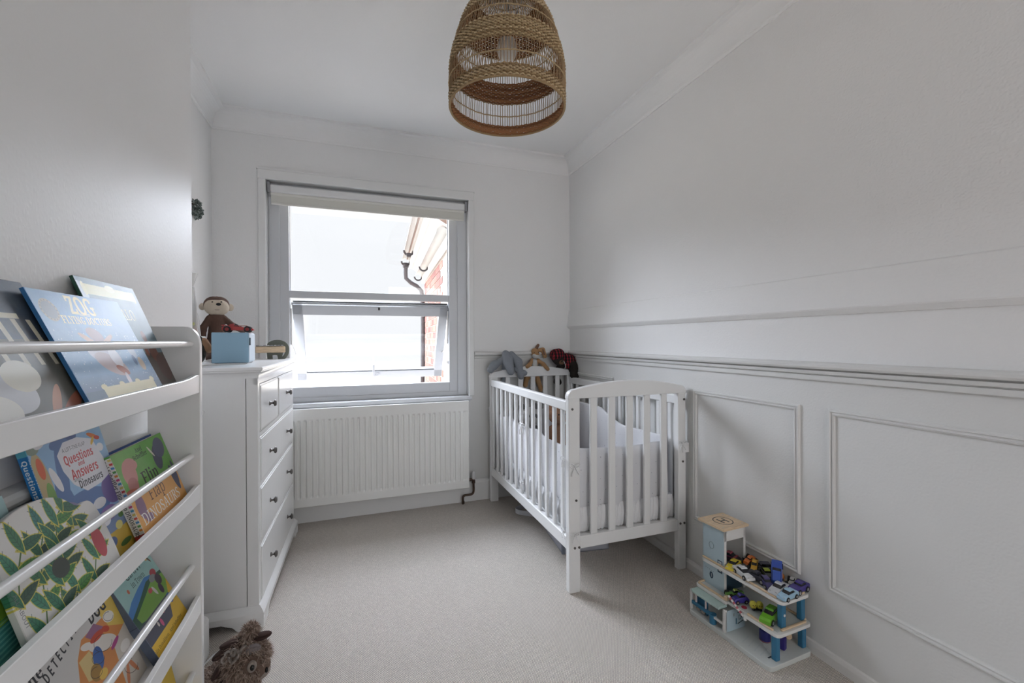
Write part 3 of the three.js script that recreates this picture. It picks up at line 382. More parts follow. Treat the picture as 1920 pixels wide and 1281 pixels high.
book({ label: 'teal-grey picture book with a pale gold banner behind the sky-blue one', xb: -0.426, fl: 1.025, sl: 0.385, z0: -1.113, z1: -1.360, h: 0.276, th: 0.006, spine: '#1e4a3c', cover: (x, w, h) => { bar(x, '#627b86', 0, 0, w, h); wash(x, w, h, ['#7e95a0', '#4f6974', '#6d8a97'], 80, 100); bar(x, '#cfdce4', 0, 24, w * 0.09, 160); bar(x, '#ebe2a6', w * 0.07, h * 0.05, w * 0.84, h * 0.085); blobs(x, [['#f1e8b4', w * 0.50, h * 0.06, 50, 20], ['#f1e8b4', w * 0.07, h * 0.09, 16, 36], ['#f1e8b4', w * 0.92, h * 0.10, 16, 34]]); text(x, 'GRUFFALO', w * 0.43, h * 0.275, 84, '#e0dab4', { f: 'serif', w: 'normal', sx: 0.84 }); bar(x, '#46392f', 0, h * 0.62, w, h * 0.38); wash(x, w, h, ['#54463a', '#3a2f2a'], 0, 60); blobs(x, [['#7d4632', w * 0.74, h * 0.47, 26, 34], ['#6d3a28', w * 0.80, h * 0.62, 50, 56], ['#4d2b20', w * 0.88, h * 0.76, 70, 80], ['#8a4a33', w * 0.66, h * 0.60, 22, 30], ['#c08a3a', w * 0.93, h * 0.96, 46, 14]]); } });
// second tier
const teal = book({ label: 'teal and green picture book mostly hidden at the left end of the second tier', xb: -0.432, fl: 0.728, sl: 0.30, z0: -0.62, z1: -0.862, h: 0.205, spine: '#8fb9bd', cover: (x, w, h) => { bar(x, '#a9cdd0', 0, 0, w, h); wash(x, w, h, ['#c1dde0', '#8fbcc2'], 50, 90); bar(x, '#7fae3c', 0, h * 0.6, w, h * 0.2); wash(x, w, h, ['#8fbcc2'], 10, 40); bar(x, '#4f9a94', 0, h * 0.78, w, h * 0.3); for (let i = 0; i < 20; i++) { x.strokeStyle = i % 2 ? '#7fc0b8' : '#2f7c7a'; x.lineWidth = 3; x.beginPath(); x.moveTo(0, h * 0.8 + i * 8); x.lineTo(w, h * 0.8 + i * 8 - 40); x.stroke(); } } });
book({ label: 'blue dinosaur question book with a red title and a bright blue spine', xb: -0.437, fl: 0.728, sl: 0.27, z0: -0.936, z1: -1.153, h: 0.272, th: 0.0126, spine: '#2277c0', spineTex: (x, w, h) => { bar(x, '#1f7cc4', 0, 0, w, h); bar(x, '#58b0c8', 0, 0, w, h * 0.1); x.save(); x.translate(w / 2, 0); x.rotate(Math.PI / 2); text(x, 'Questions AND Answers', h * 0.41, 0, 48, '#e8f2fa', { w: 'bold', sx: 1.45 }); x.restore(); },
  cover: (x, w, h) => { bar(x, '#93bce0', 0, 0, w, h); wash(x, w, h * 0.5, ['#b3d3ec', '#7fb0dc'], 40, 90); bar(x, '#7d92b8', 0, h * 0.66, w, h * 0.22); bar(x, '#d8b64a', 0, h * 0.82, w, h * 0.18); wash(x, w, h, ['#8fa0c4'], 14, 60);
    const P = (u, v) => [u * w, v * h], B = (c, u, v, rx, ry, a = 0) => [c, u * w, v * h, rx, ry, a];
    blobs(x, [B('#c4b184', 0.06, 0.30, 44, 130), B('#7aa653', 0.10, 0.42, 26, 80), B('#d8663f', 0.08, 0.20, 20, 44), B('#8b9a8c', 0.06, 0.05, 44, 36)]); blobs(x, [B('#5a7bb0', 0.30, 0.26, 34, 130, 0.22), B('#5a7bb0', 0.42, 0.07, 90, 30, -0.2), B('#5a7bb0', 0.44, 0.56, 190, 76), B('#5a7bb0', 0.24, 0.45, 46, 100, -0.2), B('#47639a', 0.55, 0.06, 38, 24), B('#8a86ac', 0.28, 0.52, 60, 26, 0.5), B('#7a6aa8', 0.86, 0.53, 80, 70), B('#c8492f', 0.96, 0.49, 30, 50, 0.3), B('#8b6fae', 0.70, 0.68, 70, 34)]);
    poly(x, '#e8e8ef', [P(0.30, 0.16), P(0.42, 0.09), P(0.62, 0.085), P(0.82, 0.13), P(0.90, 0.30), P(0.92, 0.42), P(0.74, 0.455), P(0.52, 0.46), P(0.38, 0.38), P(0.31, 0.27)]); blobs(x, [B('#e9e9ee', 0.17, 0.03, 50, 26, -0.5), B('#e9e9ee', 0.70, 0.025, 56, 22, 0.3), B('#e9e9ee', 0.20, 0.30, 20, 58, -0.3), B('#e9e9ee', 0.90, 0.21, 28, 20), B('#e9e9ee', 0.62, 0.58, 50, 24)]);
    text(x, 'A LIFT-THE-FLAP', w * 0.54, h * 0.145, 23, '#6a6f78', { w: 'normal' }); text(x, 'Questions', w * 0.565, h * 0.212, 55, '#c64a52', { sx: 0.80 }); text(x, 'and', w * 0.565, h * 0.263, 27, '#c64a52'); text(x, 'Answers', w * 0.585, h * 0.318, 60, '#c64a52', { sx: 0.82 }); text(x, 'about', w * 0.445, h * 0.356, 19, '#6a6f78', { w: 'normal' }); text(x, 'Dinosaurs', w * 0.62, h * 0.398, 48, '#3b3f4a', { sx: 0.80 });
    blobs(x, [B('#d9782f', 0.84, 0.11, 40, 11, 0.4), B('#c8402c', 0.90, 0.135, 22, 10, 0.2), B('#e0b53a', 0.82, 0.145, 26, 8, -0.7), B('#e9e9ee', 0.62, 0.72, 36, 22), B('#e7dc8a', 0.78, 0.80, 30, 20), B('#56803f', 0.86, 0.74, 24, 14), B('#5b6fa0', 0.60, 0.88, 40, 24), B('#56803f', 0.80, 0.94, 50, 14)]); } });
book({ label: 'dark blue picture book just showing behind the green and orange one', xb: -0.438, fl: 0.728, sl: 0.33, z0: -1.176, z1: -1.384, h: 0.193, th: 0.008, spine: '#223a78', cover: (x, w, h) => { bar(x, '#2f57a8', 0, 0, w, h); wash(x, w, h, ['#3a6ac0', '#233f80'], 40, 80); } });
book({ label: 'green and orange flip book of dinosaurs beside the blue question book', xb: -0.4125, fl: 0.728, sl: 0.35, z0: -1.132, z1: -1.381, h: 0.197, th: 0.018, spine: '#e8e6e0', spineTex: (x, w, h) => { bar(x, '#e4e2dc', 0, 0, w, h); const cs = ['#d7c46a', '#d0504a', '#4a86bd', '#5a9a54', '#d98c3a', '#c8507a', '#4a9ac0']; for (let i = 0; i < 19; i++) bar(x, cs[i % 7], w * 0.68, h * (0.03 + i * 0.045), w * 0.32, h * 0.023); bar(x, '#4f9a3e', 0, 0, w, 14); bar(x, '#c8433c', 0, h * 0.9, w, h * 0.1); x.save(); x.translate(w * 0.36, 0); x.rotate(Math.PI / 2); text(x, 'Axel Scheffler Flip Flap DINOSAURS', h * 0.46, 0, 36, '#3a3a3c', { f: 'serif', sx: 0.98 }); x.restore(); },
  cover: (x, w, h) => { bar(x, '#6aa84c', 0, 0, w, h * 0.52); wash(x, w, h * 0.45, ['#7ab85a', '#5a9a40'], 40, 90); bar(x, '#dca257', 0, h * 0.5, w, h * 0.5); bar(x, '#8a5a34', 0, h * 0.49, w * 0.2, 14);
    const B = (c, u, v, rx, ry, a = 0) => [c, u * w, v * h, rx, ry, a];
    blobs(x, [B('#c98f88', 0.17, 0.27, 70, 80, 0.2), B('#c98f88', 0.24, 0.18, 66, 36, 0.25), B('#b77a74', 0.15, 0.40, 54, 44), B('#a8502f', 0.12, 0.475, 84, 22, 0.2), B('#8a6a86', 0.12, 0.64, 46, 74, 0.1), B('#8a6a86', 0.18, 0.80, 46, 24), B('#4a4c64', 0.74, 0.26, 54, 80, 0.3), B('#555872', 0.84, 0.16, 76, 62, -0.4), B('#d8d4c4', 0.66, 0.16, 9, 46, -0.6), B('#4a4c64', 0.90, 0.60, 30, 90, -0.2), B('#4a4c64', 0.95, 0.54, 20, 80)]);
    text(x, 'Axel', w * 0.46, h * 0.070, 36, '#23301c', { f: 'serif' }); text(x, 'Scheffler', w * 0.45, h * 0.139, 38, '#23301c', { f: 'serif' }); text(x, 'Flip', w * 0.475, h * 0.40, 108, '#1b2015', { f: 'serif', sx: 0.95 }); text(x, 'Flap', w * 0.47, h * 0.590, 106, '#6b4526', { f: 'serif', sx: 0.95, w: 'normal' }); text(x, 'DINOSAURS', w * 0.46, h * 0.785, 92, '#ece9e2', { f: 'serif', w: 'normal', sx: 0.98 }); } });
// a shaped board book with a plain leaf pattern
{ const w = 0.246, h = 0.186, P = [[-0.5, 0.02], [-0.5, 0.86]]; const curve = [[-0.42, 0.935], [-0.3, 0.98], [-0.16, 1.0], [0, 0.985], [0.13, 0.93], [0.2, 0.86], [0.25, 0.80], [0.3, 0.775], [0.37, 0.78], [0.42, 0.75], [0.455, 0.66], [0.48, 0.5], [0.5, 0.25], [0.5, 0.02]];
  const sp = new THREE.CatmullRomCurve3(curve.map(([a, b]) => V(a, b, 0)), false, 'catmullrom', 0.5).getPoints(60).map((v) => [v.x, v.y]);
  book({ label: 'white shaped board book with green leaf shapes and a red oval', xb: -0.4105, fl: 0.728, sl: 0.30, z0: -0.776, z1: -0.776 - w, h, th: 0.009, spine: '#dddddd', outline: [...P, ...sp].map(([a, b]) => [a * w, b * h]), cover: (x, W, H) => { bar(x, '#dcdad6', 0, 0, W, H);
    const leaf = (cx, cy, l, a, c) => { x.save(); x.translate(cx, cy); x.rotate(a); for (const [q, f] of [[1.16, '#cfc35a'], [1, c]]) { x.fillStyle = f; x.beginPath(); x.moveTo(-l * q, 0); x.quadraticCurveTo(-l * 0.1, -l * 0.62 * q, l * q, 0); x.quadraticCurveTo(-l * 0.1, l * 0.62 * q, -l * q, 0); x.fill(); } x.strokeStyle = '#1f3f36'; x.lineWidth = 3; x.globalAlpha = 0.5; x.beginPath(); x.moveTo(-l, 0); x.lineTo(l, 0); for (let i = -2; i < 3; i++) { x.moveTo(i * l * 0.3, 0); x.lineTo(i * l * 0.3 + 18, -l * 0.28); x.moveTo(i * l * 0.3, 0); x.lineTo(i * l * 0.3 + 18, l * 0.28); } x.stroke(); x.restore(); };
    const G = ['#3b5a48', '#3f7a55', '#3c6d55', '#4f8a3f', '#2f6a4c', '#34785a', '#35694f', '#3a7f78', '#3f8468', '#2f4a42'];
    const sprig = (pts) => { x.strokeStyle = '#56733f'; x.lineWidth = 7; x.beginPath(); pts.forEach((p, i) => i ? x.lineTo(...p) : x.moveTo(...p)); x.stroke(); pts.forEach((p, i) => { const q = pts[i + 1] || pts[i], o = pts[i - 1] || p, d = Math.atan2(q[1] - o[1], q[0] - o[0]); leaf(p[0] + 44 * Math.cos(d + 1), p[1] + 44 * Math.sin(d + 1), 70, d + 0.9, G[(i * 3) % 10]); leaf(p[0] + 44 * Math.cos(d - 1), p[1] + 44 * Math.sin(d - 1), 70, d - 0.9, G[(i * 3 + 5) % 10]); }); };
    sprig([[90, 460], [130, 370], [160, 280], [200, 190], [260, 120]]); sprig([[300, 300], [360, 210], [420, 150]]); sprig([[430, 420], [490, 340], [520, 250]]); sprig([[260, 470], [310, 400]]); sprig([[30, 300], [70, 210], [130, 130]]); sprig([[300, 190], [340, 110], [400, 70]]); sprig([[200, 420], [240, 330], [290, 250]]);
    blobs(x, [['#b84a52', 540, 300, 40, 78, -0.12], ['#3e463f', 268, 290, 50, 40, 0.2]]); text(x, 'ALL ABOUT', 22, 330, 26, '#77777a', { rot: Math.PI / 2, w: 'normal' }); } }); }
// third tier
book({ label: 'white picture book with black brush lettering and orange artwork on the third tier', xb: -0.437, fl: 0.428, sl: 0.37, z0: -0.905, z1: -1.188, h: 0.235, spine: '#d8d6d2', cover: (x, w, h) => { bar(x, '#d6d4d2', 0, 0, w, h); const B = (c, u, v, rx, ry, a = 0) => [c, u * w, v * h, rx, ry, a], P = (u, v) => [u * w, v * h]; bar(x, '#8fbfdc', w * 0.02, h * 0.10, w * 0.16, 50); blobs(x, [B('#c65a3c', 0.17, 0.12, 30, 44, 0.5)]);
  poly(x, '#d9904f', [P(0.30, 1), P(0.36, 0.62), P(0.46, 0.40), P(0.56, 0.30), P(0.80, 0.30), P(1, 0.34), P(1, 1)]); wash(x, 0, 0, ['#e2a45c'], 1, 10); poly(x, '#8a4f7a', [P(0.24, 1), P(0.33, 0.66), P(0.46, 0.80), P(0.5, 1)]); poly(x, '#9a6a8c', [P(0.60, 0.31), P(0.72, 0.28), P(0.80, 0.38), P(0.66, 0.40)]); poly(x, '#e0c98c', [P(0.46, 0.42), P(0.58, 0.42), P(0.60, 0.66), P(0.46, 0.60)]); poly(x, '#e0c25c', [P(0.80, 0.24), P(1, 0.20), P(1, 0.52), P(0.84, 0.40)]); poly(x, '#d6cfc4', [P(0.80, 0.56), P(1, 0.5), P(1, 1), P(0.72, 1)]);
  blobs(x, [B('#e6e1da', 0.72, 0.47, 96, 34, 0.4), B('#e6e1da', 0.58, 0.38, 40, 16, 0.4), B('#c64a2f', 0.70, 0.385, 52, 16, 0.05), B('#c64a2f', 0.80, 0.40, 26, 14, 0.5), B('#3d66b0', 0.62, 0.53, 34, 50, 0.4), B('#a8823f', 0.55, 0.60, 36, 36), B('#e6c35c', 0.60, 0.66, 30, 20), B('#b03f86', 0.82, 0.56, 40, 11, -0.25), B('#efebe4', 0.88, 0.34, 40, 26, 0.3), B('#d58a62', 0.80, 0.86, 12, 54, 0.6), B('#d58a62', 0.88, 0.84, 12, 54, -0.4), B('#6f4a5c', 0.52, 0.90, 60, 26), B('#f0ece6', 0.9, 0.66, 40, 26)]); x.strokeStyle = '#3a3230'; x.lineWidth = 2; for (const [u, v, r] of [[0.72, 0.47, 60], [0.62, 0.53, 40], [0.55, 0.60, 36], [0.88, 0.34, 34], [0.86, 0.84, 50]]) { x.beginPath(); x.ellipse(u * w, v * h, r, r * 0.6, 0.4, 0, 5); x.stroke(); }
  text(x, 'The', w * 0.115, h * 0.235, 62, '#1b1c22', { f: 'serif', rot: -0.1 }); const s = 'DETECTIVE'; for (let i = 0; i < s.length; i++) text(x, s[i], w * (0.206 + 0.0484 * i), h * (0.305 - 0.017 * i), 58, '#1b1c22', { rot: -0.16, sx: 0.66 }); text(x, 'DOG', w * 0.80, h * 0.215, 84, '#1b1c22', { rot: -0.04, sx: 0.78 }); } });
book({ label: 'pale turquoise picture book with a slate spine and yellow foot on the third tier', xb: -0.409, fl: 0.428, sl: 0.50, z0: -1.190, z1: -1.370, h: 0.216, th: 0.0155, spine: '#5d6a7e', spineTex: (x, w, h) => { bar(x, '#5d6a80', 0, 0, w, h); wash(x, w, h, ['#6f7d94', '#4c586c'], 30, 60); bar(x, '#39435a', 0, h * 0.52, w, 6); x.strokeStyle = '#3c465a'; x.setLineDash([4, 8]); x.beginPath(); x.moveTo(6, 0); x.lineTo(6, h); x.stroke(); },
  cover: (x, w, h) => { const B = (c, u, v, rx, ry, a = 0) => [c, u * w, v * h, rx, ry, a], P = (u, v) => [u * w, v * h]; bar(x, '#9cc4c2', 0, 0, w, h * 0.5); wash(x, w, h * 0.4, ['#aed2ce', '#8fbab8'], 30, 90); poly(x, '#3f7fc0', [P(0, 0.36), P(0.16, 0.30), P(0.40, 0.25), P(0.62, 0.22), P(0.8, 0.26), P(0.8, 0.4), P(0, 0.45)]); poly(x, '#2f5a44', [P(0, 0.44), P(0.3, 0.36), P(0.6, 0.27), P(0.8, 0.28), P(1, 0.3), P(1, 0.6), P(0, 0.6)]); poly(x, '#7fae4c', [P(0.08, 0.46), P(0.5, 0.36), P(0.72, 0.30), P(1, 0.34), P(1, 0.58), P(0.3, 0.58), P(0.1, 0.54)]); bar(x, '#4c4f60', 0, h * 0.56, w, h * 0.23); bar(x, '#e0b83c', 0, h * 0.79, w, h * 0.21); poly(x, '#e0b83c', [P(0.64, 0.82), P(1, 0.42), P(1, 0.85)]);
    text(x, 'GIANT', w * 0.50, h * 0.064, 92, '#2c3c40', { w: 'normal', sx: 0.82 }); text(x, 'in Town', w * 0.50, h * 0.185, 52, '#2c3c40', { f: 'serif', w: 'normal', sx: 0.9 }); blobs(x, [B('#c66a4a', 0.22, 0.20, 12, 16), B('#d9a24a', 0.84, 0.05, 14, 40, -0.5), B('#5c4028', 0.90, 0.09, 8, 46, -0.5), B('#b0414a', 0.83, 0.26, 40, 30), B('#8b8f90', 0.76, 0.30, 46, 26), B('#4a3a4a', 0.86, 0.36, 40, 40), B('#c9535a', 0.58, 0.38, 26, 18), B('#d8d4d0', 0.66, 0.42, 14, 40, -0.3), B('#4a3a52', 0.80, 0.46, 26, 40), B('#3d63b0', 0.84, 0.62, 34, 40, -0.2), B('#d35f8a', 0.42, 0.72, 16, 30), B('#ded8d2', 0.34, 0.70, 11, 18), B('#c94a72', 0.56, 0.64, 14, 24), B('#e2dccf', 0.60, 0.60, 10, 16)]);
    text(x, 'Julia Donaldson   Axel Scheffler', w * 0.40, h * 0.865, 31, '#4a3a18', { f: 'serif', w: 'normal' }); } });
// bottom tier
book({ label: 'plain mustard yellow picture book on the bottom tier', xb: -0.428, fl: 0.130, sl: 0.20, z0: -1.175, z1: -1.394, h: 0.170, spine: '#b8962c', cover: (x, w, h) => { bar(x, '#d6b437', 0, 0, w, h); wash(x, w, h, ['#e0c04a', '#c8a52c'], 30, 80); } });

// ---------------------------------------------------------------- woven pendant lamp
{ const cx = 0.526, cz = -1.512, p = thing('pendant_lamp', 'domed seagrass basket pendant lamp hanging from the ceiling', 'pendant lamp', [cx, 1.985, cz]);
  const prof = [[0, 0.207], [0.045, 0.209], [0.095, 0.210], [0.145, 0.206], [0.185, 0.199], [0.255, 0.181], [0.325, 0.153], [0.402, 0.105], [0.435, 0.070], [0.452, 0.040]];
  const cur = new THREE.CatmullRomCurve3(prof.map(([y, r]) => V(r, y, 0)), false, 'catmullrom', 0.5), cp = cur.getSpacedPoints(300);
  const rad = (y) => { for (let i = 1; i < cp.length; i++) if (cp[i].y >= y) { const a = cp[i - 1], b = cp[i], t = (y - a.y) / (b.y - a.y || 1); return a.x + (b.x - a.x) * t; } return 0.04; };
  const tones = [std([0.50, 0.365, 0.20], 0.8), std([0.62, 0.47, 0.28], 0.8), std([0.36, 0.24, 0.12], 0.8), std([0.54, 0.40, 0.24], 0.8)];
  const N = 132;
  function strand(y, hgt, amp, ph, th, off = 0) { // one wavy weft ring, flattened reed
    const S = N * 4, K = 6, pos = [], at = (i, k) => { const a = i / S * 2 * Math.PI, w = Math.cos(i / 4 * Math.PI + ph), q = k / K * 2 * Math.PI; const jit = 0.0007 * Math.sin(a * 37 + y * 900) + 0.0006 * Math.sin(a * 11 + y * 300); const r = rad(y) + off + amp * w + th * Math.cos(q), yy = y + jit + hgt * Math.sin(q); return [r * Math.cos(a), yy, r * Math.sin(a)]; };
    for (let i = 0; i < S; i++) for (let k = 0; k < K; k++) { const A = at(i, k), B = at(i + 1, k), C = at(i + 1, (k + 1) % K), D = at(i, (k + 1) % K); pos.push(...A, ...C, ...B, ...A, ...D, ...C); }
    let g = new THREE.BufferGeometry(); g.setAttribute('position', new THREE.Float32BufferAttribute(pos, 3)); g = mergeVertices(g, 1e-6); g.computeVertexNormals(); return g; }
  const band = (name, y0, y1) => { const n = Math.round((y1 - y0) / 0.0054), by = [[], [], [], []]; for (let i = 0; i <= n; i++) by[Math.floor(rnd() * 4)].push(strand(y0 + (y1 - y0) * i / n, 0.0030, 0.0028, i % 2 ? Math.PI : 0, 0.0015)); by.forEach((b, i) => { if (b.length) tag(mesh(name, b, tones[i], p), null, null, null, 'stuff'); }); };
  band('woven_band', 0.004, 0.040); band('woven_band', 0.130, 0.204); band('woven_band', 0.288, 0.396); 
  const inner = [std([0.34, 0.16, 0.07], 0.85), std([0.42, 0.20, 0.09], 0.85), std([0.25, 0.11, 0.05], 0.85)];  // added inner weave; warm shade inside the dome put into its colour
  for (const [y0, y1] of [[0.006, 0.038], [0.132, 0.202], [0.290, 0.394]]) { const n = Math.round((y1 - y0) / 0.0056), by = [[], [], []]; for (let i = 0; i <= n; i++) by[Math.floor(rnd() * 3)].push(strand(y0 + (y1 - y0) * i / n, 0.0032, 0.0016, i % 2 ? 0 : Math.PI, 0.0012, -0.0052)); by.forEach((b, i) => { if (b.length) tag(mesh('inner_shade_weave', b, inner[i], p), null, null, null, 'stuff'); }); }
  for (const y of [0.082, 0.246, 0.424, 0.448]) mesh('ring', strand(y, 0.0022, 0.0006, 0, 0.0022), tones[0], p);
  mesh('rim_ring', torus(0.207, 0.004, 0, 0.002, 0, Math.PI / 2, 0, 8, 96), tones[2], p);
  const ribs = []; for (let i = 0; i < N; i++) { const a = (i + rr(-0.13, 0.13)) / N * 2 * Math.PI, da = rr(-0.008, 0.008), pts = []; for (let k = 0; k <= 14; k++) { const y = 0.004 + 0.446 * k / 14, r = rad(y), b = a + da * Math.sin(k * 0.7); pts.push(V(r * Math.cos(b), y, r * Math.sin(b))); } ribs.push(new THREE.TubeGeometry(new THREE.CatmullRomCurve3(pts), 20, 0.0014, 5)); }
  tag(mesh('ribs', ribs, std([0.40, 0.27, 0.15], 0.8), p), null, null, null, 'stuff');
  mesh('bulb', put(lathe([[0, -0.045], [0.016, -0.042], [0.030, -0.030], [0.037, -0.010], [0.037, 0.006], [0.030, 0.026], [0.020, 0.042], [0.014, 0.052], [0.014, 0.060]], 28), 0, 0.222, 0), std([0.82, 0.79, 0.74], 0.35), p);
  mesh('lamp_holder', put(lathe([[0, 0], [0.017, 0], [0.019, 0.006], [0.019, 0.042], [0.012, 0.055], [0.006, 0.066], [0, 0.066]], 24), 0, 0.278, 0), M.white, p);
  mesh('shade_carrier', [0, 1, 2, 3].map((i) => rod(V(0.017 * Math.cos(i * 1.571 + 0.4), 0.30, 0.017 * Math.sin(i * 1.571 + 0.4)), V(0.07 * Math.cos(i * 1.571 + 0.4), 0.435, 0.07 * Math.sin(i * 1.571 + 0.4)), 0.002, 0.002, 6)), M.steel, p);
  mesh('cord', rod(V(0, 0.34, 0), V(0, Hc - 1.985 - 0.02, 0), 0.0035), M.white, p);
  mesh('ceiling_rose', put(lathe([[0, 0], [0.03, 0], [0.042, 0.012], [0.045, 0.028], [0, 0.028]], 28), 0, Hc - 1.985 - 0.028, 0), M.white, p);
}
// ---------------------------------------------------------------- on the chest of drawers
const TOP = 1.0465;
{ const c = thing('storage_cube', 'light blue cube with white sides and a dark tag on the chest of drawers', 'cube', [-0.531, TOP, -2.373]);
  mesh('front_face', box(0.146, 0.138, 0.010, 0, 0.074, 0.069, 0.004, 3), std([0.30, 0.47, 0.60], 0.75, { bumpMap: fabricBump, bumpScale: 0.0002 }), c);
  mesh('cube_body', box(0.146, 0.138, 0.136, 0, 0.074, -0.004, 0.012, 4), std([0.66, 0.75, 0.82], 0.7, { bumpMap: fabricBump, bumpScale: 0.0002 }), c);
  mesh('base_foot', box(0.125, 0.006, 0.12, 0, 0.003, 0), std([0.6, 0.6, 0.62], 0.5), c);
  mesh('fabric_tag', box(0.003, 0.034, 0.022, 0.074, 0.102, 0.048, 0.001), std([0.05, 0.09, 0.11], 0.8), c); }
{ const pos = [-0.455, TOP, -2.86], e = thing('elephant_xylophone', 'grey-green wooden elephant xylophone with a pale wood block and metal keys', 'toy', pos, 0.16);
  const gm = std([0.17, 0.185, 0.155], 0.6), s = new THREE.Shape();
  s.moveTo(-0.018, 0.0); s.lineTo(0.006, 0); s.lineTo(0.004, 0.022); s.quadraticCurveTo(0.018, 0.027, 0.032, 0.022); s.lineTo(0.036, 0); s.lineTo(0.066, 0); s.bezierCurveTo(0.082, 0.010, 0.092, 0.035, 0.090, 0.060); s.bezierCurveTo(0.086, 0.095, 0.058, 0.108, 0.030, 0.108); s.bezierCurveTo(0.006, 0.108, -0.012, 0.098, -0.018, 0.086); s.lineTo(-0.022, 0.04); s.closePath();
  const hole = new THREE.Path(); hole.moveTo(0.054, 0.010); hole.quadraticCurveTo(0.072, 0.020, 0.072, 0.044); hole.quadraticCurveTo(0.066, 0.050, 0.060, 0.040); hole.closePath(); s.holes.push(hole);
  mesh('elephant_body', put(extrude(s, 0.016, 0.002, 2, 16), 0, 0, -0.008), gm, e);
  mesh('wood_block', box(0.150, 0.036, 0.050, -0.004, 0.055, 0.030, 0.006), M.wood, e);
  for (let i = 0; i < 8; i++) mesh('key', box(0.013, 0.004, 0.062 - i * 0.002, -0.068 + i * 0.0175, 0.0785, 0.030, 0.0015), i % 2 ? M.steel : std([0.35, 0.34, 0.36], 0.35, { metalness: 0.6 }), e);
  mesh('key_cord', [tube([[-0.076, 0.076, 0.012], [0, 0.0755, 0.012], [0.066, 0.076, 0.012]], 0.0018, 16, 6), tube([[-0.076, 0.076, 0.048], [0, 0.0755, 0.048], [0.066, 0.076, 0.048]], 0.0018, 16, 6)], std([0.25, 0.24, 0.22], 0.8), e); }
const plushM = (c) => std(c, 0.95, { bumpMap: plushBump, bumpScale: 0.0018 });
const black = std([0.012, 0.011, 0.011], 0.25);
{ const m = thing('plush_monkey', 'brown plush monkey with a cream face sitting behind the blue cube', 'plush toy', [-0.690, TOP + 0.004, -2.725], 0.22), br = plushM([0.135, 0.075, 0.055]), cr = plushM([0.66, 0.56, 0.44]);
  mesh('body', blob([[0, 0.06, -0.01, 0.050, 0.002, 0.20, -0.004, 0.034], [-0.034, 0.222, 0.004, 0.014, -0.060, 0.165, 0.030, 0.0155], [-0.060, 0.165, 0.030, 0.0155, -0.062, 0.07, 0.036, 0.017], [0.034, 0.222, 0, 0.014, 0.076, 0.178, 0.030, 0.015], [0.076, 0.178, 0.030, 0.015, 0.118, 0.158, 0.05, 0.016], [-0.035, 0.035, 0.02, 0.030, -0.07, 0.028, 0.10, 0.026], [0.035, 0.035, 0.02, 0.030, 0.075, 0.028, 0.10, 0.026], [-0.012, 0.290, -0.006, 0.047, 0.012, 0.290, -0.006, 0.047], [0, 0.22, 0, 0.026, 0, 0.26, 0, 0.03]], 0.005, 72, 0.0012), br, m);
  mesh('face', blob([[-0.016, 0.284, 0.014, 0.036, 0.016, 0.284, 0.014, 0.036], [-0.018, 0.272, 0.022, 0.030, 0.022, 0.272, 0.022, 0.030]], 0.008, 40, 0.0008), cr, m);
  for (const s of [-1, 1]) mesh('ear', put(new THREE.SphereGeometry(0.018, 16, 12), s * 0.062, 0.281, -0.002, 0, s * 0.3, 0, [0.9, 1.05, 0.45]), cr, m);
  for (const [x, y] of [[-0.017, 0.303], [0.022, 0.305]]) mesh('eye', ball(0.0045, x, y, 0.046, 1, 1, 0.8, 10), black, m);
  mesh('nose', ball(0.0095, 0.010, 0.292, 0.052, 1.25, 0.85, 0.8, 14), black, m);
  mesh('mouth', tube([[-0.018, 0.266, 0.0505], [0.004, 0.2625, 0.0545], [0.030, 0.268, 0.050]], 0.0011, 16, 6), std([0.08, 0.05, 0.04], 0.9), m); }
{ const m = thing('plush_toy', 'black plush toy with a tan muzzle squeezed between wall and blue cube', 'plush toy', [-0.700, TOP, -2.42], 0.5);
  mesh('body', blob([[0, 0.05, 0, 0.042, 0.004, 0.095, 0, 0.036], [0.0, 0.025, 0.02, 0.026, -0.02, 0.02, 0.04, 0.02]], 0.01, 36, 0.002), plushM([0.022, 0.020, 0.018]), m);
  mesh('muzzle', blob([[0.030, 0.10, 0.014, 0.020, 0.050, 0.066, 0.016, 0.018]], 0.006, 28, 0.001), plushM([0.36, 0.20, 0.11]), m); mesh('eye', ball(0.005, -0.004, 0.020, 0.056, 1, 1, 0.7, 10), std([0.25, 0.24, 0.25], 0.3), m); }
{ const b = thing('white_box', 'small white box in the alcove behind the black plush toy', 'box', [-0.752, TOP, -2.56]); mesh('box_body', box(0.085, 0.118, 0.10, 0, 0.059, 0, 0.003), M.trim, b); mesh('box_lid', box(0.088, 0.012, 0.104, 0, 0.122, 0, 0.003), M.white, b); }
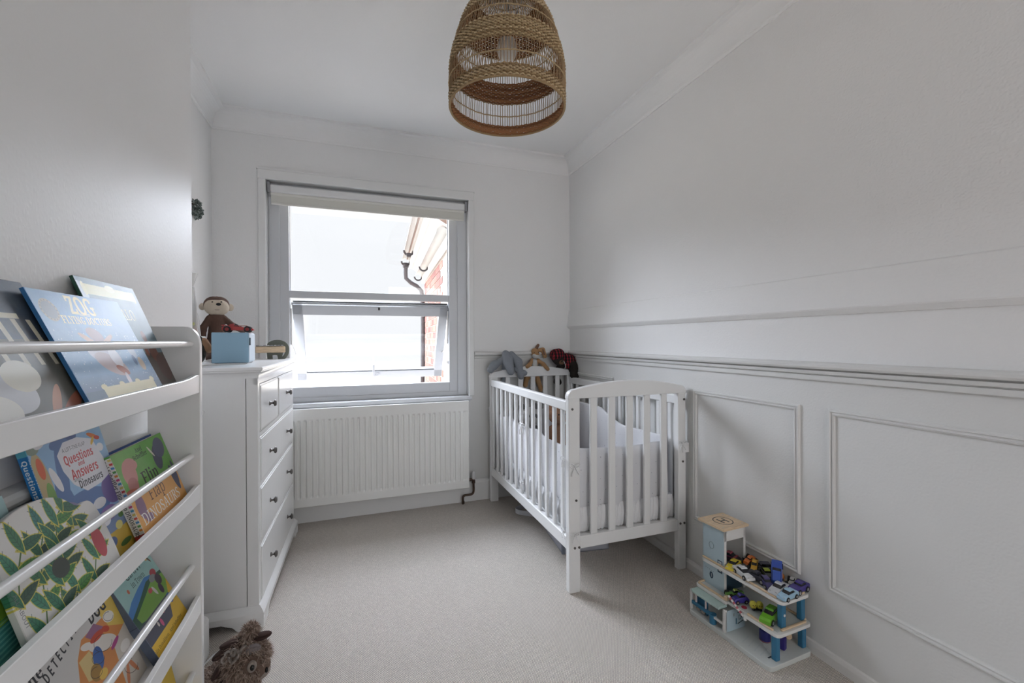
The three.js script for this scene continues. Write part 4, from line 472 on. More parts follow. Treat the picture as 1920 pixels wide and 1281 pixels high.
{ const b = thing('gift_bag', 'clear cellophane gift bag with orange contents in the alcove corner', 'bag', [-0.757, TOP + 0.128, -2.56]);
  const film = new THREE.MeshPhysicalMaterial({ color: new THREE.Color().setRGB(0.85, 0.84, 0.82), roughness: 0.15, transmission: 0.55, thickness: 0, ior: 1.4 });
  const g = new THREE.CylinderGeometry(0.014, 0.038, 0.24, 28, 12, true); { const p = g.attributes.position; for (let i = 0; i < p.count; i++) { const a = Math.atan2(p.getZ(i), p.getX(i)), k = 1 + 0.12 * Math.sin(a * 7 + p.getY(i) * 30) + 0.06 * Math.sin(a * 13); p.setX(i, p.getX(i) * k); p.setZ(i, p.getZ(i) * k); } g.computeVertexNormals(); }
  mesh('film', put(g, 0, 0.121, 0), film, b); mesh('film_top', put(new THREE.CylinderGeometry(0.03, 0.010, 0.07, 20, 4, true), 0, 0.275, 0), film, b); mesh('twist_tie', torus(0.013, 0.003, 0, 0.242, 0, Math.PI / 2), std([0.5, 0.5, 0.52], 0.5), b);
  mesh('contents', [ball(0.024, 0.006, 0.026, 0.004), ball(0.018, -0.006, 0.062, 0.008)], std([0.62, 0.27, 0.15], 0.6), b); mesh('card', box(0.04, 0.09, 0.002, 0, 0.13, 0.0), std([0.55, 0.57, 0.58], 0.7), b); mesh('wrapped_sweet', ball(0.012, 0.014, 0.06, 0.014), std([0.5, 0.52, 0.25], 0.5), b); }
tag(mesh('charging_cable', tube([[-0.70, TOP + 0.002, -2.30], [-0.65, TOP + 0.002, -2.24], [-0.60, TOP + 0.002, -2.24], [-0.52, TOP + 0.002, -2.27], [-0.46, TOP + 0.002, -2.25]], 0.0022, 40, 8), M.white), 'thin white charging cable lying in front of the blue cube', 'cable');
// dusty green foliage ornament on the alcove wall
{ const f = thing('foliage_ornament', 'small dusty green leafy ornament fixed to the alcove wall', 'ornament', [-0.798, 1.845, -2.745]), gs = [[], []];
  for (let i = 0; i < 150; i++) { const a = rr(0, 6.28), u = rr(-1, 1), r = 0.052 * Math.pow(rnd(), 0.4), q = Math.sqrt(1 - u * u), x = Math.abs(r * q * Math.cos(a)) * 0.8, y = r * u, z = r * q * Math.sin(a); const l = new THREE.SphereGeometry(0.012, 6, 4); gs[i % 2].push(put(l, x + 0.004, y, z, rr(0, 3), rr(0, 3), rr(0, 3), [1, 0.22, 0.5])); }
  tag(mesh('leaves', gs[0], std([0.10, 0.13, 0.12], 0.9), f), null, null, null, 'stuff'); tag(mesh('leaves', gs[1], std([0.22, 0.26, 0.25], 0.9), f), null, null, null, 'stuff'); mesh('twig_ring', put(new THREE.TorusGeometry(0.03, 0.004, 6, 20), 0.004, 0, 0, 0, Math.PI / 2), std([0.12, 0.08, 0.05], 0.9), f); }
// white cable by the skirting
tag(mesh('cable', tube([[-0.520, 0.004, -1.80], [-0.488, 0.004, -1.885], [-0.455, 0.004, -1.915], [-0.41, 0.004, -1.90], [-0.38, 0.004, -1.84]], 0.003, 40, 8), M.white), 'white cable curling over the carpet by the skirting corner', 'cable');
// ---------------------------------------------------------------- under the cot
{ const b = thing('fabric_storage_box', 'low grey fabric storage box under the cot', 'storage box', [1.041, 0.001, -2.125], -0.118), fm = std([0.40, 0.41, 0.46], 0.95, { bumpMap: fabricBump, bumpScale: 0.0006 });
  mesh('wall', [span(0, 0.006, 0, 0.150, -0.40, 0), span(0.26, 0.266, 0, 0.150, -0.40, 0), span(0, 0.266, 0, 0.150, -0.006, 0), span(0, 0.266, 0, 0.150, -0.406, -0.40)], fm, b); mesh('bottom', span(0, 0.266, 0, 0.006, -0.40, 0), fm, b); mesh('lid', span(-0.004, 0.27, 0.150, 0.158, -0.41, 0.004, 0.003), fm, b);
  mesh('edge_binding', [span(-0.002, 0.012, 0, 0.152, -0.002, 0.0035), span(-0.003, 0.004, 0, 0.152, -0.012, 0.003)], std([0.16, 0.18, 0.22], 0.9), b); }
{ const pts = [[1.13, 0.016, -2.60], [1.06, 0.016, -2.66], [1.005, 0.016, -2.715], [1.000, 0.016, -2.745], [1.03, 0.016, -2.775], [1.10, 0.016, -2.79], [1.2, 0.016, -2.78]], c = new THREE.CatmullRomCurve3(pts.map((p) => V(...p))), n = 60, pos = [];
  for (let i = 0; i < n; i++) { const q = (k) => { const p = c.getPoint(k / n), d = c.getTangent(k / n), nx = -d.z * 0.0015, nz = d.x * 0.0015; return [[p.x + nx, 0.002, p.z + nz], [p.x + nx, 0.032, p.z + nz], [p.x - nx, 0.032, p.z - nz], [p.x - nx, 0.002, p.z - nz]]; }; const A = q(i), B = q(i + 1); for (let k = 0; k < 4; k++) { const l = (k + 1) % 4; pos.push(...A[k], ...B[k], ...B[l], ...A[k], ...B[l], ...A[l]); } }
  let g = new THREE.BufferGeometry(); g.setAttribute('position', new THREE.Float32BufferAttribute(pos, 3)); g.computeVertexNormals(); g.translate(-1.06, 0, -(-2.70));
  const o = mesh('strap', g, std([0.62, 0.63, 0.67], 0.85)); o.position.set(1.06, 0, -2.70); tag(o, 'pale grey webbing strap looped on the carpet under the cot', 'strap'); }

// ---------------------------------------------------------------- soft toys on and in the cot
{ const m = thing('plush_bunny', 'grey plush bunny with long drooping ears slumped over the far end of the cot', 'plush toy', [1.035, 0.945, -2.985]), gr = plushM([0.30, 0.325, 0.36]);
  mesh('body', blob([[-0.004, 0.075, 0.005, 0.044, 0.012, 0.060, 0.0, 0.042], [0.0, 0.06, -0.03, 0.034, 0.0, -0.10, -0.055, 0.030], [-0.055, 0.055, -0.005, 0.022, -0.105, 0.025, 0.0, 0.026], [-0.105, 0.025, 0.0, 0.026, -0.134, -0.005, 0.006, 0.024], [0.05, 0.0, 0.026, 0.02, 0.085, -0.03, 0.036, 0.02], [0.085, -0.03, 0.036, 0.02, 0.112, -0.034, 0.038, 0.019]], 0.008, 60, 0.0012), gr, m);
  mesh('ear', blob([[-0.025, 0.105, 0.02, 0.027, -0.012, 0.04, 0.046, 0.030], [-0.012, 0.04, 0.046, 0.030, 0.006, -0.02, 0.044, 0.026]], 0.010, 40, 0.001), gr, m);
  mesh('ear', blob([[0.022, 0.100, 0.012, 0.024, 0.062, 0.045, 0.036, 0.027], [0.062, 0.045, 0.036, 0.027, 0.084, -0.055, 0.038, 0.024]], 0.010, 40, 0.001), gr, m); }
{ const m = thing('plush_bunny', 'tan plush bunny with a white bib hanging its arms over the cot end', 'plush toy', [1.262, 0.945, -3.040]), tn = plushM([0.50, 0.29, 0.14]), wh = plushM([0.70, 0.69, 0.66]);
  mesh('body', blob([[0.0, 0.028, 0.0, 0.028, -0.004, -0.04, 0.0, 0.030], [-0.02, 0.055, 0.006, 0.013, -0.055, 0.018, 0.034, 0.013], [-0.055, 0.018, 0.034, 0.013, -0.078, 0.008, 0.048, 0.013], [0.028, 0.052, 0.006, 0.013, 0.056, 0.022, 0.040, 0.013], [0.056, 0.022, 0.040, 0.013, 0.082, -0.012, 0.060, 0.014], [-0.02, -0.06, 0.0, 0.018, -0.062, -0.078, 0.002, 0.016], [-0.062, -0.078, 0.002, 0.016, -0.074, -0.13, 0.004, 0.018], [0.02, -0.06, 0, 0.018, 0.028, -0.10, 0.002, 0.016], [0.028, -0.10, 0.002, 0.016, 0.052, -0.168, 0.004, 0.018]], 0.006, 64, 0.0008), tn, m);
  mesh('head', blob([[0.004, 0.115, 0.0, 0.028, 0.008, 0.098, 0.004, 0.028]], 0.006, 32, 0.0008), tn, m);
  mesh('muzzle', blob([[-0.004, 0.086, 0.016, 0.018, 0.014, 0.082, 0.018, 0.016]], 0.006, 28), wh, m);
  mesh('bib', blob([[-0.006, 0.046, 0.020, 0.018, -0.006, 0.008, 0.024, 0.021]], 0.006, 28), wh, m);
  mesh('ear', blob([[0.014, 0.138, 0, 0.012, 0.030, 0.165, 0.004, 0.010]], 0.004, 24), std([0.22, 0.12, 0.08], 0.9), m);
  mesh('ear', blob([[0.036, 0.128, 0, 0.013, 0.066, 0.130, 0.008, 0.014], [0.066, 0.130, 0.008, 0.014, 0.080, 0.082, 0.014, 0.015]], 0.005, 32), tn, m);
  mesh('ear_lining', blob([[0.060, 0.132, 0.020, 0.006, 0.070, 0.096, 0.026, 0.006]], 0.004, 24), std([0.24, 0.13, 0.09], 0.9), m);
  for (const x of [-0.012, 0.022]) mesh('eye', ball(0.0035, x, 0.112, 0.028, 1, 1, 0.7, 8), black, m); }
{ const m = thing('plush_bear', 'dark plush bear in a red and black checked hat on the cot corner', 'plush toy', [1.455, 0.935, -2.990]), dk = plushM([0.022, 0.017, 0.014]);
  const plaid = canvasTex(128, 128, (x) => { bar(x, '#7c1420', 0, 0, 128, 128); x.globalAlpha = 0.75; for (let i = 0; i < 4; i++) { bar(x, '#120a0c', i * 32, 0, 16, 128); bar(x, '#120a0c', 0, i * 32, 128, 16); } x.globalAlpha = 1; for (let i = 0; i < 4; i++) { bar(x, '#c23a48', i * 32 + 22, 0, 3, 128); } }); plaid.wrapS = plaid.wrapT = THREE.RepeatWrapping; plaid.repeat.set(11, 11);
  const pm = std([1, 1, 1], 0.95, { map: plaid });
  mesh('body', blob([[0.078, 0.055, -0.004, 0.042, 0.10, 0.0, 0.012, 0.038], [0.098, 0.01, 0.026, 0.026, 0.092, -0.05, 0.040, 0.024], [0.085, -0.052, 0.042, 0.022, 0.108, -0.056, 0.046, 0.018], [-0.038, 0.078, 0.012, 0.040, -0.026, 0.062, 0.018, 0.038], [0.0, -0.02, -0.055, 0.020, 0.0, -0.10, -0.062, 0.018], [-0.004, -0.105, -0.058, 0.024, 0.006, -0.11, -0.05, 0.022], [0.02, 0.03, -0.02, 0.03, 0.0, -0.03, -0.055, 0.022]], 0.008, 64, 0.0014), dk, m);
  mesh('hat', blob([[-0.045, 0.102, 0.004, 0.044, -0.018, 0.106, 0.004, 0.044], [-0.068, 0.082, 0.03, 0.014, -0.035, 0.088, 0.046, 0.012], [0.012, 0.08, 0.01, 0.018, 0.016, 0.06, 0.014, 0.014]], 0.008, 44), pm, m);
  mesh('jacket', blob([[0.048, 0.078, -0.002, 0.036, 0.085, 0.062, 0.0, 0.040], [0.045, 0.06, 0.016, 0.020, 0.040, 0.015, 0.034, 0.018]], 0.008, 40), pm, m);
  mesh('muzzle', blob([[-0.022, 0.050, 0.046, 0.017, -0.012, 0.046, 0.050, 0.015]], 0.004, 24), plushM([0.16, 0.085, 0.05]), m); mesh('nose', ball(0.007, -0.020, 0.054, 0.063, 1.2, 0.8, 0.7, 10), black, m);
  for (const x of [-0.042, -0.006]) mesh('eye', ball(0.004, x, 0.068, 0.050, 1, 1, 0.7, 8), std([0.10, 0.06, 0.04], 0.2), m);
  mesh('hang_tag', tube([[0.006, 0.058, 0.040], [0.012, 0.03, 0.052], [0.010, 0.005, 0.058], [0.0, -0.004, 0.060]], 0.002, 20, 6), M.white, m); }
{ const m = thing('plush_toy', 'brown plush toy seen through the cot slats on the mattress', 'plush toy', [1.265, 0.359, -2.63]), b = plushM([0.36, 0.19, 0.11]);
  mesh('body', blob([[0, 0.06, 0, 0.058, 0, 0.19, -0.02, 0.050], [-0.05, 0.03, 0.05, 0.03, -0.06, 0.025, 0.11, 0.03], [0.05, 0.03, 0.05, 0.03, 0.06, 0.025, 0.11, 0.03], [-0.05, 0.2, 0, 0.026, -0.065, 0.1, 0.05, 0.024], [0.05, 0.2, 0, 0.026, 0.065, 0.1, 0.05, 0.024]], 0.01, 48, 0.002), b, m);
  mesh('head', blob([[-0.012, 0.295, -0.01, 0.058, 0.012, 0.295, -0.01, 0.058], [0, 0.275, 0.035, 0.03, 0, 0.275, 0.045, 0.026], [-0.05, 0.345, -0.015, 0.02, -0.05, 0.35, -0.015, 0.018], [0.05, 0.345, -0.015, 0.02, 0.05, 0.35, -0.015, 0.018]], 0.008, 44, 0.002), b, m); for (const x of [-0.024, 0.024]) mesh('eye', ball(0.005, x, 0.305, 0.050, 1, 1, 0.7, 8), black, m); mesh('nose', ball(0.008, 0, 0.285, 0.074, 1.2, 0.8, 0.7, 8), black, m); }
{ const m = thing('plush_toy', 'pale grey plush toy with dark patches behind the cot slats', 'plush toy', [1.085, 0.357, -2.70]), b = plushM([0.58, 0.57, 0.55]), d = plushM([0.16, 0.16, 0.16]);
  mesh('body', blob([[0, 0.06, 0, 0.060, 0, 0.18, -0.02, 0.048], [-0.045, 0.03, 0.05, 0.028, -0.055, 0.025, 0.10, 0.028], [0.045, 0.03, 0.05, 0.028, 0.055, 0.025, 0.10, 0.028]], 0.01, 44, 0.002), b, m); mesh('head', blob([[-0.014, 0.285, -0.01, 0.060, 0.014, 0.285, -0.01, 0.060]], 0.008, 36, 0.002), b, m);
  for (const s of [-1, 1]) { mesh('ear', blob([[s * 0.045, 0.345, -0.015, 0.022, s * 0.048, 0.352, -0.015, 0.02]], 0.005, 22), d, m); mesh('arm', blob([[s * 0.045, 0.2, 0, 0.024, s * 0.066, 0.11, 0.045, 0.022]], 0.005, 28), d, m); mesh('eye_patch', ball(0.015, s * 0.026, 0.292, 0.040, 1, 1.2, 0.7, 12), d, m); } mesh('nose', ball(0.008, 0, 0.27, 0.052, 1.2, 0.8, 0.7, 8), black, m); }
{ const p = thing('cot_cushion', 'small white cushion with dark piping propped at the near end of the cot', 'cushion', [1.035, 0.352, -1.98], 0.35); p.rotation.x = -0.2;
  const g = new THREE.SphereGeometry(1, 40, 24), q = g.attributes.position; for (let i = 0; i < q.count; i++) { const f = (v, e) => Math.sign(v) * Math.pow(Math.abs(v), e); q.setXYZ(i, f(q.getX(i), 0.55) * 0.085, f(q.getY(i), 0.55) * 0.125 + 0.13, q.getZ(i) * 0.040); } g.computeVertexNormals();
  mesh('cover', g, sheetMat, p); const ring = []; for (let i = 0; i < 48; i++) { const a = i / 48 * 6.2832, f = (v, e) => Math.sign(v) * Math.pow(Math.abs(v), e); ring.push([f(Math.cos(a), 0.55) * 0.087, f(Math.sin(a), 0.55) * 0.127 + 0.13, 0]); } mesh('piping', tube(ring, 0.0025, 120, 6, true), std([0.12, 0.12, 0.13], 0.8), p); }
// ---------------------------------------------------------------- furry brown toy on the floor
function fur(base, n, len, r, keep = () => true, seedDown = 0.35) {
  const g = prep(base.clone()), p = g.attributes.position, tri = p.count / 3, areas = [], a = V(), b = V(), c = V(); let tot = 0;
  for (let i = 0; i < tri; i++) { a.fromBufferAttribute(p, 3 * i); b.fromBufferAttribute(p, 3 * i + 1); c.fromBufferAttribute(p, 3 * i + 2); tot += b.clone().sub(a).cross(c.clone().sub(a)).length(); areas.push(tot); }
  const outs = [[], [], []];
  for (let k = 0; k < n; k++) { const q = rnd() * tot; let lo = 0, hi = tri - 1; while (lo < hi) { const m = (lo + hi) >> 1; if (areas[m] < q) lo = m + 1; else hi = m; } a.fromBufferAttribute(p, 3 * lo); b.fromBufferAttribute(p, 3 * lo + 1); c.fromBufferAttribute(p, 3 * lo + 2); let u = rnd(), v = rnd(); if (u + v > 1) { u = 1 - u; v = 1 - v; } const at = a.clone().addScaledVector(b.clone().sub(a), u).addScaledVector(c.clone().sub(a), v); if (!keep(at)) continue; const nn = b.clone().sub(a).cross(c.clone().sub(a)).normalize();
    const dir = nn.clone().multiplyScalar(0.75).add(V(rr(-0.45, 0.45), -seedDown + rr(-0.4, 0.4), rr(-0.45, 0.45))).normalize(), L = len * rr(0.6, 1.3), mid = at.clone().addScaledVector(nn, L * 0.55), tip = at.clone().addScaledVector(dir, L), s = nn.clone().cross(V(rr(-1, 1), rr(-1, 1), rr(-1, 1))).normalize().multiplyScalar(r), t = nn.clone().cross(s).normalize().multiplyScalar(r);
    const A = [at.clone().add(s), at.clone().addScaledVector(s, -0.5).add(t), at.clone().addScaledVector(s, -0.5).sub(t)], B = A.map((w) => mid.clone().add(w.clone().sub(at).multiplyScalar(0.8))); const o = outs[k % 3]; for (let e = 0; e < 3; e++) { const f = (e + 1) % 3; for (const w of [A[e], A[f], B[f], A[e], B[f], B[e], B[e], B[f], tip]) o.push(w.x, w.y, w.z); } }
  return outs.map((o) => { const h = new THREE.BufferGeometry(); h.setAttribute('position', new THREE.Float32BufferAttribute(o, 3)); h.computeVertexNormals(); return h; });
}
{ const m = thing('plush_donkey', 'shaggy brown plush donkey with a topknot beside the bookshelf', 'plush toy', [-0.318, 0.0, -1.52]), under = plushM([0.20, 0.135, 0.105]), tones = [std([0.36, 0.265, 0.215], 0.95), std([0.26, 0.18, 0.145], 0.95), std([0.46, 0.36, 0.30], 0.95)], dark = plushM([0.055, 0.026, 0.02]), pale = plushM([0.42, 0.36, 0.32]);
  const clear = (q) => Math.hypot(q.x - 0.031, q.y - 0.203, q.z - 0.058) > 0.021 && !(q.x > 0.046 && q.y < 0.19);
  const hair = (g, n, len, r, nm = 'fur') => fur(g, n, len, r, clear).forEach((h, i) => tag(mesh(nm, h, tones[i], m), null, null, null, 'stuff'));
  const head = blob([[-0.006, 0.200, 0, 0.052, 0.006, 0.192, 0.01, 0.052], [0.028, 0.178, 0.012, 0.034, 0.042, 0.168, 0.016, 0.026]], 0.012, 44);
  mesh('head', head, under, m); hair(head, 4200, 0.017, 0.0013);
  const body = blob([[-0.06, 0.095, -0.01, 0.075, -0.07, 0.06, 0.03, 0.058], [-0.01, 0.14, 0, 0.04, -0.045, 0.11, 0, 0.05], [-0.01, 0.08, 0.03, 0.028, 0.045, 0.03, 0.075, 0.026], [-0.05, 0.04, 0.06, 0.03, 0.02, 0.028, 0.12, 0.026]], 0.014, 44);
  mesh('body', body, under, m); hair(body, 5200, 0.019, 0.0014);
  const knot = blob([[0.010, 0.246, 0, 0.012, 0.014, 0.272, 0, 0.019]], 0.006, 26); mesh('topknot', knot, under, m); hair(knot, 700, 0.012, 0.0012, 'topknot_fur'); mesh('topknot_band', torus(0.011, 0.004, 0.010, 0.250, 0, Math.PI / 2), pale, m);
  const ear = (x, y, z, len, rz, ry, c) => put(new THREE.SphereGeometry(1, 18, 12), x, y, z, 0, ry, rz, [len, 0.010, 0.017]);
  mesh('ear', ear(0.044, 0.252, 0.004, 0.030, 0.12, 0), dark, m); mesh('ear', ear(-0.030, 0.250, 0.01, 0.034, 0.10, 0), dark, m); mesh('ear', ear(-0.054, 0.232, 0.014, 0.030, 0.45, 0.2), dark, m);
  mesh('brow_flap', put(new THREE.SphereGeometry(1, 18, 12), 0.024, 0.236, 0.034, 0.3, 0, 0.1, [0.026, 0.014, 0.014]), plushM([0.28, 0.24, 0.24]), m);
  mesh('side_ear', put(new THREE.SphereGeometry(1, 18, 12), -0.058, 0.196, 0.030, 0, 0.2, 0.95, [0.034, 0.009, 0.016]), dark, m);
  mesh('fringe', [[-0.034, 0.238, 0.036], [-0.020, 0.244, 0.044], [-0.008, 0.238, 0.050], [-0.026, 0.228, 0.050], [-0.042, 0.226, 0.040], [0.004, 0.246, 0.040], [-0.014, 0.226, 0.055]].map(([x, y, z], i) => put(new THREE.TorusGeometry(0.0075, 0.0042, 7, 16), x, y, z, i * 0.9, i * 1.7, i)), pale, m);
  mesh('eye_ring', put(new THREE.SphereGeometry(1, 16, 12), 0.030, 0.202, 0.060, 0, 0.3, 0, [0.013, 0.017, 0.009]), pale, m); mesh('eye', put(new THREE.SphereGeometry(1, 14, 10), 0.0325, 0.203, 0.0675, 0, 0.3, 0, [0.006, 0.0085, 0.005]), black, m);
  mesh('muzzle', blob([[0.040, 0.170, 0.014, 0.028, 0.048, 0.160, 0.018, 0.024]], 0.006, 26), pale, m); mesh('nostril', ball(0.006, 0.064, 0.168, 0.038, 0.8, 1.4, 0.7, 10), black, m);
  mesh('collar', put(new THREE.TorusGeometry(0.040, 0.008, 8, 24), -0.034, 0.142, 0.004, 1.0, 0, 0.8), std([0.03, 0.032, 0.04], 0.8), m);
  mesh('paw', ball(0.020, 0.058, 0.030, 0.085, 1.2, 0.8, 1, 14), plushM([0.55, 0.42, 0.26]), m);
}

// ---------------------------------------------------------------- wooden toy garage
const GO = V(1.336, 0, -1.121), GT = 0.057;
{ const g = thing('toy_garage', 'pale wooden toy garage with a lift tower and two parking decks by the right wall', 'toy garage', [GO.x, 0, GO.z], GT);
  const pale = std([0.62, 0.65, 0.63], 0.45), edge = std([0.74, 0.74, 0.72], 0.45), mint = std([0.47, 0.62, 0.58], 0.5), sky = std([0.44, 0.56, 0.62], 0.5), blue = std([0.035, 0.17, 0.30], 0.4), navy = std([0.03, 0.07, 0.11], 0.5);
  const plate = (x0, x1, z0, z1, y0, y1, r, cut) => { const s = new THREE.Shape(); s.moveTo(x0 + r, -z0); s.lineTo(x1 - r, -z0); s.quadraticCurveTo(x1, -z0, x1, -z0 + r); s.lineTo(x1, -z1 - r); s.quadraticCurveTo(x1, -z1, x1 - r, -z1); s.lineTo(x0 + r, -z1); s.quadraticCurveTo(x0, -z1, x0, -z1 - r); if (cut) cut(s); s.lineTo(x0, -z0 + r); s.quadraticCurveTo(x0, -z0, x0 + r, -z0); const e = extrude(s, y1 - y0 - 0.004, 0.002, 2); e.rotateX(-Math.PI / 2); return e.translate(0, y0 + 0.002, 0); };
  mesh('base_board', plate(0.002, 0.222, -0.002, -0.372, 0, 0.018, 0.022), pale, g);
  // lower deck, notched beside the barrier, and upper deck
  mesh('deck', plate(0.042, 0.222, -0.004, -0.374, 0.105, 0.117, 0.020, (s) => { s.lineTo(0.042, 0.222); s.lineTo(0.056, 0.222); s.lineTo(0.056, 0.150); s.lineTo(0.042, 0.138); }), edge, g);
  mesh('deck', plate(0.074, 0.222, -0.010, -0.374, 0.208, 0.220, 0.020), edge, g);
  mesh('deck_top', [span(0.056, 0.212, 0.117, 0.1176, -0.364, -0.016)], pale, g); mesh('deck_top', span(0.087, 0.212, 0.220, 0.2206, -0.364, -0.022), pale, g);
  const rail = (x0, x1, z0, z1, y) => mesh('wood_rail', span(x0, x1, y, y + 0.007, z0, z1, 0.003), M.wood, g);
  rail(0.075, 0.205, -0.020, -0.010, 0.117); rail(0.046, 0.056, -0.130, -0.028, 0.117); rail(0.046, 0.056, -0.366, -0.224, 0.117); rail(0.210, 0.220, -0.36, -0.02, 0.117); rail(0.056, 0.09, -0.371, -0.362, 0.117);
  rail(0.107, 0.205, -0.026, -0.016, 0.220); rail(0.078, 0.088, -0.372, -0.036, 0.220); rail(0.210, 0.220, -0.36, -0.03, 0.220);
  const post = (x, z, y0, y1) => mesh('post', put(new RoundedBoxGeometry(0.021, y1 - y0, 0.021, 2, 0.004), x, (y0 + y1) / 2, z), blue, g);
  post(0.056, -0.022, 0.018, 0.106); post(0.207, -0.030, 0.018, 0.106); post(0.098, -0.030, 0.117, 0.209); post(0.207, -0.034, 0.117, 0.209);
  mesh('screw_cover', [put(new THREE.CylinderGeometry(0.0045, 0.0045, 0.002, 14), 0.098, 0.165, -0.019, Math.PI / 2)], edge, g);
  // lift tower
  const tw = { x0: 0.084, x1: 0.204, z0: -0.376, z1: -0.264 };
  mesh('tower_side', [span(tw.x0, tw.x0 + 0.009, 0.117, 0.372, tw.z0, tw.z1, 0.001)], sky, g); mesh('tower_side', span(tw.x1 - 0.009, tw.x1, 0.117, 0.372, tw.z0, tw.z1, 0.001), edge, g);
  mesh('tower_back', span(tw.x0, tw.x1, 0.117, 0.372, tw.z0, tw.z0 + 0.006), edge, g);
  mesh('tower_front', [span(tw.x0 + 0.0005, tw.x0 + 0.012, 0.117, 0.372, tw.z1 - 0.003, tw.z1 + 0.001), span(tw.x1 - 0.012, tw.x1, 0.117, 0.372, tw.z1 - 0.003, tw.z1 + 0.001), span(tw.x0, tw.x1, 0.327, 0.372, tw.z1 - 0.003, tw.z1 + 0.001)], edge, g);
  mesh('lift_cabin', [span(tw.x0 + 0.014, tw.x1 - 0.014, 0.119, 0.203, tw.z0 + 0.01, tw.z1 - 0.004, 0.002)], navy, g);
  mesh('tower_roof', span(0.070, 0.214, 0.372, 0.382, -0.388, -0.254, 0.002), M.wood, g);
  const decal = (name, w, h, draw, fn) => { const t = canvasTex(256, Math.round(256 * h / w), draw), o = mesh(name, fn(new THREE.PlaneGeometry(w, h)), new THREE.MeshStandardMaterial({ map: t, roughness: 0.6, transparent: true, alphaTest: 0.4 }), g, true); return o; };
  const ink = '#3a4148', line = (x, c, w, ...pts) => { x.strokeStyle = c; x.lineWidth = w; x.beginPath(); pts.forEach((p, i) => i ? x.lineTo(...p) : x.moveTo(...p)); x.stroke(); };
  decal('helipad_print', 0.086, 0.086, (x, w) => { x.strokeStyle = ink; x.lineWidth = 11; x.beginPath(); x.arc(w / 2, w / 2, w * 0.45, 0, 7); x.stroke(); line(x, ink, 20, [88, 66], [88, 190]); line(x, ink, 20, [168, 66], [168, 190]); line(x, ink, 18, [88, 128], [168, 128]); }, (p) => p.rotateX(-Math.PI / 2).rotateY(0).translate(0.142, 0.3824, -0.321));
  mesh('screw', [[0.088, -0.272], [0.196, -0.272], [0.088, -0.370], [0.196, -0.370]].map(([x, z]) => put(new THREE.CylinderGeometry(0.003, 0.003, 0.001, 10), x, 0.3822, z)), M.steel, g);
  decal('side_print', 0.11, 0.25, (x, w, h) => { x.strokeStyle = '#8fa0a6'; x.lineWidth = 5; x.beginPath(); x.ellipse(110, h * 0.34, 26, 32, 0, 0, 7); x.stroke(); x.fillStyle = '#33475a'; x.fillRect(184, h * 0.52, 54, 118); x.fillStyle = '#b9c4c8'; x.fillRect(192, h * 0.535, 38, 42); x.fillStyle = '#d3dadb'; x.fillRect(196, h * 0.63, 28, 40); line(x, '#33475a', 4, [198, h * 0.56], [216, h * 0.575]); x.fillStyle = '#33475a'; x.beginPath(); x.ellipse(110, h * 0.84, 22, 32, 0, 0, 7); x.fill(); line(x, '#d5dcdc', 5, [110, h * 0.81], [114, h * 0.87]); for (let i = 0; i < 5; i++) { x.fillStyle = '#5d6b72'; x.fillRect(40 + i * 22, h * 0.745 + i * 3, 8, 4); } }, (p) => p.rotateY(-Math.PI / 2).translate(tw.x0 - 0.0006, 0.247, -0.320));
  // car wash under the lower deck
  mesh('wash_roof', (() => { const s = shape([[0.006, 0.222], [0.046, 0.222], [0.046, 0.362], [0.010, 0.362], [0.004, 0.345]]); const e = extrude(s, 0.006, 0.002); e.rotateX(-Math.PI / 2); return e.translate(0, 0.096, 0); })(), mint, g);
  mesh('wash_panel', span(0.030, 0.036, 0.018, 0.098, -0.360, -0.300, 0.001), blue, g);
  mesh('wash_house', [span(0.010, 0.118, 0.018, 0.098, -0.200, -0.194, 0.002)], sky, g);
  mesh('wash_frame', [span(0.008, 0.020, 0.018, 0.104, -0.206, -0.194, 0.002), span(0.008, 0.018, 0.018, 0.10, -0.372, -0.362, 0.002), span(0.008, 0.016, 0.044, 0.052, -0.362, -0.206)], edge, g);
  for (const z of [-0.342, -0.292]) mesh('gantry_post', rod(V(0.014, 0.045, z), V(0.014, 0.097, z), 0.004), std([0.62, 0.55, 0.54], 0.5), g);
  mesh('roller_bar', [span(0.006, 0.016, 0.044, 0.058, -0.360, -0.262, 0.002)], blue, g);
  mesh('roller', put(new THREE.CylinderGeometry(0.0135, 0.0135, 0.036, 18), 0.016, 0.037, -0.258), blue, g);
  for (const z of [-0.336, -0.310]) mesh('wash_brush', [put(new THREE.CylinderGeometry(0.010, 0.010, 0.010, 14), 0.022, 0.034, z, 0, 0, Math.PI / 2), put(new THREE.CylinderGeometry(0.004, 0.004, 0.014, 10), 0.020, 0.034, z, 0, 0, Math.PI / 2)], std([0.38, 0.34, 0.30], 0.6), g);
  decal('house_print', 0.10, 0.075, (x, w, h) => { line(x, '#22313a', 10, [150, 40], [236, 20]); line(x, '#22313a', 10, [150, 150], [240, 128]); line(x, '#22313a', 8, [200, 30], [206, 100]); x.strokeStyle = '#4b5d66'; x.lineWidth = 5; x.strokeRect(168, 70, 26, 40); x.fillStyle = '#9aa3a4'; x.fillRect(90, 34, 16, 30); x.fillStyle = '#3b6e84'; x.fillRect(124, 90, 14, 60); }, (p) => p.translate(0.066, 0.060, -0.1933));
  mesh('barrier_arm', [...Array(9)].map((_, i) => { const a = V(0.052, 0.142, -0.215), b = V(0.040, 0.108, -0.140); return rod(a.clone().lerp(b, i / 9), a.clone().lerp(b, (i + 1) / 9), 0.0042); }).filter((_, i) => i % 2 === 0), std([0.74, 0.70, 0.70], 0.5), g);
